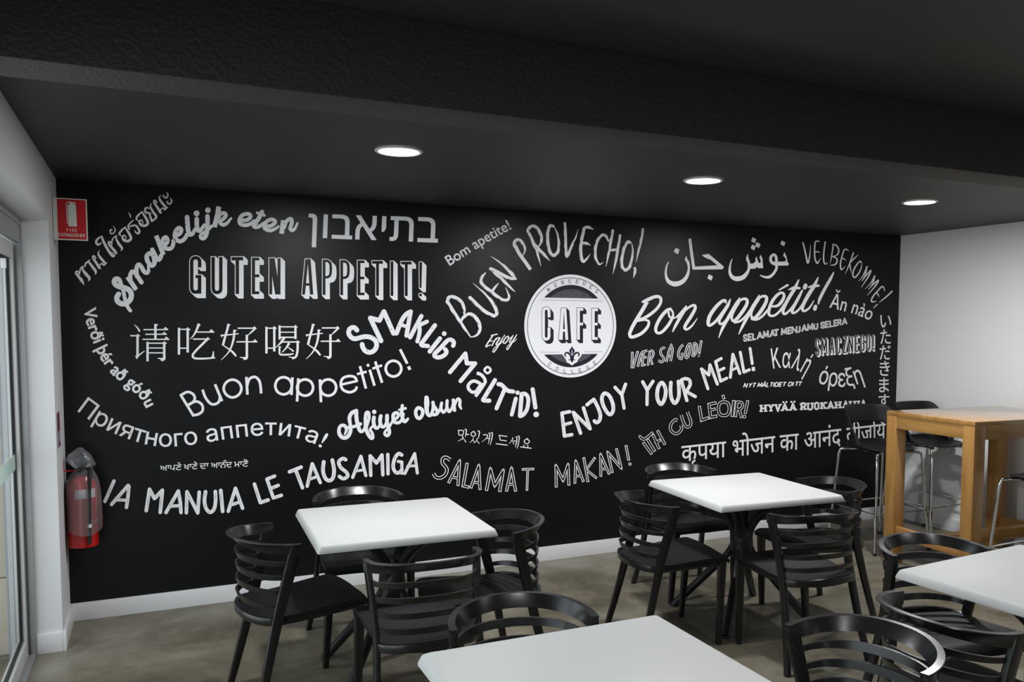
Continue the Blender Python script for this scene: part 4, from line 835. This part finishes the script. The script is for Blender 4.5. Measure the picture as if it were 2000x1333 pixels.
# ------------------------------------------------------------------ square tables
def make_table(label):
    t = thing('cafe_table', label, 'table', group='square white cafe tables')
    bm = bmesh.new(); s = 0.396
    prof = [(s-0.010, 0.7165), (s+0.004, 0.7165), (s+0.004, 0.722), (s-0.002, 0.738), (s-0.006, 0.7465), (s-0.012, 0.75)]
    def ring(h, z, r=0.012):
        out = []
        for cx, cy, a0 in ((h-r, h-r, 0), (-h+r, h-r, 90), (-h+r, -h+r, 180), (h-r, -h+r, 270)):
            for k in range(4):
                a = math.radians(a0+30*k); out.append(bm.verts.new((cx+r*math.cos(a), cy+r*math.sin(a), z)))
        return out
    R_ = [ring(h, z) for h, z in prof]
    for A, B in zip(R_, R_[1:]):
        for j in range(16): bm.faces.new((A[j], A[(j+1) % 16], B[(j+1) % 16], B[j]))
    bm.faces.new(R_[0][::-1]); bm.faces.new(R_[-1]); bmesh.ops.recalc_face_normals(bm, faces=bm.faces[:])
    mesh_obj('tabletop', bm, M_TOP, t, smooth=True)
    for k in range(4):
        a = PI/4+k*PI/2; d = Vector((math.cos(a), math.sin(a), 0)); e = Vector((-d.y, d.x, 0))
        bm = bmesh.new()
        pts = spline([d*0.30+Vector((0, 0, 0.700)), d*0.20+Vector((0, 0, 0.672)), d*0.105+Vector((0, 0, 0.60)), d*0.052+Vector((0, 0, 0.52)), d*0.040+Vector((0, 0, 0.43)), d*0.075+Vector((0, 0, 0.36)), d*0.125+Vector((0, 0, 0.305))], 5)
        n = len(pts); secs = []
        for i in range(n):
            f = i/(n-1); wd = 0.026+0.026*math.sin(PI*min(1, f*1.05))**1.2; th = 0.024+0.016*math.sin(PI*f)
            secs.append(circ(wd/2+0.006, 12, th/2+0.004))
        sweep(bm, pts, secs, up=d); mesh_obj('arm', bm, M_BASE, t, smooth=True)
        bm = bmesh.new(); tube(bm, [d*0.108+Vector((0, 0, 0.322)), d*0.25+Vector((0, 0, 0.168)), d*0.397+Vector((0, 0, 0.010))], 0.0225, 16); lg = mesh_obj('leg', bm, M_BASE, t, smooth=True)
        bm = bmesh.new(); lathe(bm, [(0.020, 0.0), (0.022, 0.003), (0.020, 0.014)], 14, (d.x*0.397, d.y*0.397)); mesh_obj('foot_pad', bm, M_RUB, lg, smooth=True)
        bm = bmesh.new(); lathe(bm, [(0.045, 0.698), (0.045, 0.704), (0.03, 0.716)], 16, (d.x*0.295, d.y*0.295)); mesh_obj('mounting_plate', bm, M_BASE, t, smooth=True)
    bm = bmesh.new(); lathe(bm, [(0.045, 0.345), (0.062, 0.37), (0.066, 0.43), (0.060, 0.50), (0.040, 0.54)], 24); mesh_obj('hub', bm, M_BASE, t, smooth=True)
    return t
tables = [(1.4626, -1.4522, -0.0368, 'square white table at the back left, below the script word Afiyet'),
          (3.4919, -1.5228, -0.0678, 'square white table at the back centre, below MAKAN and the Hindi lettering'),
          (1.4919, -3.5312, -0.0067, 'square white table in the front centre, cut off by the lower edge'),
          (3.4107, -3.4691, 0.0710, 'square white table at the front right, cut off by the right edge')]
tp = None
for x, y, r, l in tables:
    tp_ = make_table(l) if tp is None else copy_tree(tp)
    tp = tp or tp_; tp_['label'] = l; tp_.location = (x, y, 0); tp_.rotation_euler = (0, 0, r)

# ------------------------------------------------------------------ timber bar table
bt = thing('bar_table', 'tall honey-coloured timber bar table at the right wall', 'table', (5.647, -1.4475, 0), -0.0776)
hx, hy, TZ, LG = 0.5337, 0.3824, 1.0825, 0.092
boxobj('tabletop', (-hx, hx, -hy, hy, TZ-0.030, TZ), M_WT, bt, bev=0.002)
for sx in (-1, 1):
    for sy in (-1, 1):
        x0, x1 = sorted((sx*(hx-0.001), sx*(hx-0.001-LG))); y0, y1 = sorted((sy*(hy-0.001), sy*(hy-0.001-LG)))
        boxobj('leg', (x0, x1, y0, y1, 0, TZ-0.0305), M_WV, bt, bev=0.002)
for s in (-1, 1):
    x0, x1 = sorted((s*(hx-0.004), s*(hx-0.030))); boxobj('apron', (x0, x1, -hy+LG, hy-LG, TZ-0.118, TZ-0.0305), M_WY, bt, bev=0.001)
    y0, y1 = sorted((s*(hy-0.004), s*(hy-0.030))); boxobj('apron', (-hx+LG, hx-LG, y0, y1, TZ-0.118, TZ-0.0305), M_WX, bt, bev=0.001)
    x0, x1 = sorted((s*(hx-0.022), s*(hx-0.062))); boxobj('stretcher', (x0, x1, -hy+LG, hy-LG, 0.19, 0.265), M_WY, bt, bev=0.002)
boxobj('stretcher', (-hx+0.062, hx-0.062, -0.035, 0.035, 0.19, 0.265), M_WX, bt, bev=0.002)

# ------------------------------------------------------------------ bar stools
def make_stool(label):
    t = thing('bar_stool', label, 'stool', group='black shell bar stools with chrome legs')
    bm = bmesh.new(); n, mrows = 48, [0.0, 0.35, 0.65, 0.85, 0.95, 1.0]
    def edge(a):                                                     # rounded seat outline, front is +y
        c, s = math.cos(a), math.sin(a); k = 1/((abs(c)**3.2+abs(s)**3.2)**(1/3.2)); return 0.225*k*c, 0.205*k*s
    def seatz(r, a): return 0.765-0.022*(1-r**3)+(-0.020*max(0, math.sin(a))**2*r**4)
    def wallz(a):
        s = -math.sin(a)                                             # 1 at the rear
        return s
    rings = []
    for r in mrows[1:]:
        rings.append([bm.verts.new((edge(2*PI*k/n)[0]*r, edge(2*PI*k/n)[1]*r, seatz(r, 2*PI*k/n))) for k in range(n)])
    c0 = bm.verts.new((0, 0, seatz(0, 0)))
    for k in range(n): bm.faces.new((c0, rings[0][k], rings[0][(k+1) % n]))
    for A, B in zip(rings, rings[1:]):
        for k in range(n): bm.faces.new((A[k], B[k], B[(k+1) % n], A[(k+1) % n]))
    # wrap-round back: rows rising from the rim, with an open window low in the middle
    hs = [0.0, 0.12, 0.25, 0.40, 0.52, 0.66, 0.82, 1.0]; rows = [rings[-1]]
    def top(a):
        s = -math.sin(a); return max(0.0, min(1.0, (s+0.10)/0.75))**0.75*0.305
    for h in hs[1:]:
        row = []
        for k in range(n):
            a = 2*PI*k/n; x, y = edge(a); pinch = 1-0.13*math.sin(PI*min(1, h*1.15))**2*(0.4+0.6*abs(math.cos(a))); f = 1+0.22*h*h*max(0, -math.sin(a)); row.append(bm.verts.new((x*(1+0.08*h*h)*pinch, y*f, seatz(1, a)+top(a)*h)))
        rows.append(row)
    for r_, (A, B) in enumerate(zip(rows, rows[1:])):
        for k in range(n):
            a = 2*PI*(k+0.5)/n
            if top(a) < 0.02: continue
            s = -math.sin(a)
            if s > 0.52 and 1 <= r_ <= 3: continue
            bm.faces.new((A[k], A[(k+1) % n], B[(k+1) % n], B[k]))
    bmesh.ops.remove_doubles(bm, verts=bm.verts[:], dist=0.0004)
    loose = [v for v in bm.verts if not v.link_faces]; bmesh.ops.delete(bm, geom=loose, context='VERTS')
    bmesh.ops.recalc_face_normals(bm, faces=bm.faces[:])
    sh = mesh_obj('seat_shell', bm, M_SEAT, t, smooth=True)
    md = sh.modifiers.new('thickness', 'SOLIDIFY'); md.thickness = 0.011; md.offset = -1
    md2 = sh.modifiers.new('round', 'SUBSURF'); md2.levels = 1; md2.render_levels = 1
    for sx in (-1, 1):
        for sy in (-1, 1):
            bm = bmesh.new(); tube(bm, spline([(sx*0.12, sy*0.13, 0.736), (sx*0.185, sy*0.175, 0.734), (sx*0.214, sy*0.205, 0.70), (sx*0.230, sy*0.224, 0.45), (sx*0.256, sy*0.256, 0.012)], 4), 0.0105, 10)
            lg = mesh_obj('leg', bm, M_CHROME, t, smooth=True)
            bm = bmesh.new(); lathe(bm, [(0.012, 0), (0.0135, 0.004), (0.0125, 0.022)], 12, (sx*0.256, sy*0.256)); mesh_obj('foot_cap', bm, M_RUB, lg, smooth=True)
    bm = bmesh.new(); q = 0.240; z = 0.30
    for a, c_ in (((-q, -q), (q, -q)), ((q, -q), (q, q)), ((q, q), (-q, q)), ((-q, q), (-q, -q))): tube(bm, [(a[0], a[1], z), (c_[0], c_[1], z)], 0.006, 8)
    mesh_obj('foot_rail', bm, M_CHROME, t, smooth=True)
    bm = bmesh.new()
    for s in (-1, 1): tube(bm, [(s*0.12, -0.14, 0.734), (s*0.12, 0.14, 0.734)], 0.008, 8)
    lathe(bm, [(0.012, 0.716), (0.012, 0.728)], 12, (0.0, 0.16)); mesh_obj('seat_bracket', bm, M_CHROME, t, smooth=True)
    return t
stools = [(5.455, -0.68, 176, 'black bar stool left behind the timber table, against the mural'),
          (6.02, -0.655, 180, 'black bar stool behind the timber table, against the white wall'),
          (5.40, -2.10, 2, 'black bar stool in front of the timber table, cut off by the right edge')]
sp = None
for x, y, a, l in stools:
    s_ = make_stool(l) if sp is None else copy_tree(sp)
    sp = sp or s_; s_['label'] = l; s_.location = (x, y, 0); s_.rotation_euler = (0, 0, math.radians(a))

# ------------------------------------------------------------------ fire extinguisher in its plastic bag
ex = thing('fire_extinguisher', 'red fire extinguisher in a cloudy plastic bag hanging on the left wall', 'fire extinguisher', (0.083, -0.12, 0.452))
bm = bmesh.new(); lathe(bm, [(0.066, 0.0), (0.0735, 0.004), (0.0745, 0.03), (0.0745, 0.31), (0.070, 0.345), (0.055, 0.372), (0.034, 0.386), (0.026, 0.392)], 36)
cy = mesh_obj('cylinder', bm, M_RED, ex, smooth=True)
bm = bmesh.new()
def curved(bm, a0, a1, z0, z1, r, n=12):
    for k in range(n):
        q = [math.radians(a0+(a1-a0)*(k+j)/n) for j in (0, 1)]
        bm.faces.new([bm.verts.new((r*math.cos(a), r*math.sin(a), z)) for a, z in ((q[0], z0), (q[1], z0), (q[1], z1), (q[0], z1))])
curved(bm, -112, -30, 0.275, 0.325, 0.0752); bmesh.ops.remove_doubles(bm, verts=bm.verts[:], dist=1e-5); mesh_obj('white_label', bm, M_LABEL, cy, smooth=True)
for i, ch in enumerate('EXTI'):                                       # lettering on the red label, wrapping round
    bm = bmesh.new(); a = math.radians(-54+i*12)
    for mode, P in [(m_, p_) for m_, p_ in cap_letter(ch, (0, 0), (0.011, 0), (0, -0.022), 0.0022)]:
        for q in pieces([(mode, [(p[0]*1000, p[1]*1000, p[2]*1000) for p in P])]):
            vs = []
            for x, z in q:
                aa = a+(x/1000)/0.0752; vs.append(bm.verts.new((0.0754*math.cos(aa), 0.0754*math.sin(aa), 0.150+z/1000)))
            try: bm.faces.new(vs)
            except ValueError: pass
    mesh_obj('label_letter', bm, M_LABEL, cy)
bm = bmesh.new(); lathe(bm, [(0.020, 0.388), (0.022, 0.40), (0.020, 0.43), (0.014, 0.44)], 20); box(bm, -0.012, 0.012, -0.075, 0.01, 0.428, 0.440, bev=0.003); mesh_obj('valve', bm, M_BASE, ex, smooth=True)
bm = bmesh.new(); tube(bm, spline([(0.012, -0.01, 0.425), (0.045, -0.04, 0.43), (0.045, -0.078, 0.39), (0.040, -0.082, 0.30), (0.036, -0.084, 0.12), (0.034, -0.084, 0.025)], 6), 0.0095, 12)
hs_ = mesh_obj('hose', bm, M_RUB, ex, smooth=True)
bm = bmesh.new(); lathe(bm, [(0.0112, 0.118), (0.0112, 0.136)], 14, (0.0365, -0.084)); mesh_obj('hose_clip', bm, M_LABEL, hs_)
bm = bmesh.new(); tube(bm, spline([(-0.081, -0.01, 0.47), (-0.081, -0.012, 0.428), (-0.04, -0.012, 0.424), (0.0, 0.0, 0.424)], 4), 0.0035, 8); mesh_obj('wall_hook', bm, M_RED, ex, smooth=True)
bag = bmesh.new(); n = 40; prof = [(0.0790, 0.085), (0.0800, 0.10), (0.0790, 0.16), (0.0785, 0.25), (0.0785, 0.31), (0.072, 0.36), (0.055, 0.395), (0.036, 0.420), (0.030, 0.432), (0.048, 0.452), (0.056, 0.480), (0.046, 0.510), (0.022, 0.530), (0.004, 0.548)]
rs = []
for j, (r, z) in enumerate(prof):
    row = []
    for k in range(n):
        a = 2*PI*k/n; wob = 1+0.016*math.sin(5*a+j*0.9)+0.012*math.sin(11*a-j*1.7)+(0.02 if j < 10 else 0.10)*math.sin(3*a+j)
        rr_ = max(r*wob, 0.0765 if 0.0 < z < 0.33 else 0.0)
        if 6 <= j <= 9: rr_ *= 1+(0.10, 0.28, 0.38, 0.22)[j-6]*max(0, math.cos(a-0.2))
        hx_ = 0.010 if -1.25 < a-2*PI+0.25 < 0.25 else 0.0
        off = (-0.010 if j > 9 else 0, 0)
        row.append(bag.verts.new((max((rr_+hx_*1.6)*math.cos(a)+off[0], -0.0815), (rr_+(0.022 if math.sin(a) < -0.8 and j < 8 else 0))*math.sin(a), z+0.012*math.sin(a*2+1) if j == 0 else z)))
    rs.append(row)
for A, B in zip(rs, rs[1:]):
    for k in range(n): bag.faces.new((A[k], A[(k+1) % n], B[(k+1) % n], B[k]))
bmesh.ops.recalc_face_normals(bag, faces=bag.faces[:])
bg_o = tag(mesh_obj('plastic_bag', bag, M_BAG, None, smooth=True), 'cloudy clear plastic bag pulled over the fire extinguisher and tied at the top', 'plastic bag')
bg_o.location = ex.location

# ------------------------------------------------------------------ signs
sg = thing('extinguisher_sign', 'red and white FIRE EXTINGUISHER sign standing out from the left wall', 'sign', (0.001, -0.26, 2.114))
SW, SH = 0.158, 0.217
boxobj('sign_plate', (0, SW, -0.0015, 0.0015, 0, SH), M_SWHT, sg)
boxobj('mounting_flange', (0, 0.0015, -0.0015, 0.03, 0, SH), M_SWHT, sg)
bm = bmesh.new()
def rr2(x0, x1, z0, z1, r, y):
    vs = []
    for cx, cz, a0 in ((x1-r, z1-r, 0), (x0+r, z1-r, 90), (x0+r, z0+r, 180), (x1-r, z0+r, 270)):
        for k in range(4):
            a = math.radians(a0+30*k); vs.append(bm.verts.new((cx+r*math.cos(a), y, cz+r*math.sin(a))))
    f = bm.faces.new(vs); f.normal_update()
    if f.normal.y > 0: f.normal_flip()
rr2(0.0215, SW-0.006, 0.006, SH-0.005, 0.004, -0.0019); mesh_obj('red_field', bm, M_SRED, sg)
def sign_fill(bm, strokes, k=1.0):
    for i_, q in enumerate(pieces(strokes)):
        if len(q) > 2:
            f = bm.faces.new([bm.verts.new((x*k, -0.0023-i_*0.00002, SH-z*k)) for x, z in q]); f.normal_update()
            if f.normal.y > 0: f.normal_flip()
kx = 0.158/(897-130); ky = 0.217/(1130-190)
S_ = lambda s: [(m_, [((p[0]-135)*kx*1000, (p[1]-195)*ky*1000, p[2]*kx*1000) for p in P]) for m_, P in parse(s)]
bm = bmesh.new(); sign_fill(bm, S_('P 472,345 655,345 665,822 478,822; P 472,345 540,310 590,310 655,345; P 515,270 640,272 650,325 600,305 545,312 510,300; L18 455,755 447,330; S18 447,335 455,295 480,278 540,275'), 0.001); mesh_obj('extinguisher_symbol', bm, M_SWHT, sg)
rows = [('FIRE', [437, 505, 556, 624], [34, 14, 34, 34], 872, 938), ('EXTINGUISHER', [258, 312, 362, 412, 434, 498, 556, 606, 634, 692, 748, 800], [36, 42, 38, 10, 42, 42, 40, 10, 38, 42, 36, 38], 985, 1052)]
for txt, xs_, ws_, t0, t1 in rows:
    for ch, x, w1 in zip(txt, xs_, ws_):
        bm = bmesh.new(); st = cap_letter(ch, ((x-135)*kx*1000, (t0-195)*ky*1000), (w1*kx*1000, 0), (0, (t1-t0)*ky*1000), 11*kx*1000); sign_fill(bm, st, 0.001); mesh_obj('sign_letter', bm, M_SWHT, sg)
nb = thing('wall_notice', 'small maroon and grey notice on the left wall above the fire extinguisher', 'notice', (0.0005, -0.345, 1.035))
boxobj('notice_plate', (0, 0.002, -0.065, 0.065, 0, 0.185), M_NGREY, nb)
boxobj('notice_band', (0.0021, 0.0026, -0.060, 0.060, 0.085, 0.180), M_MAROON, nb); boxobj('notice_band', (0.0021, 0.0026, -0.012, 0.060, 0.004, 0.026), M_MAROON, nb)
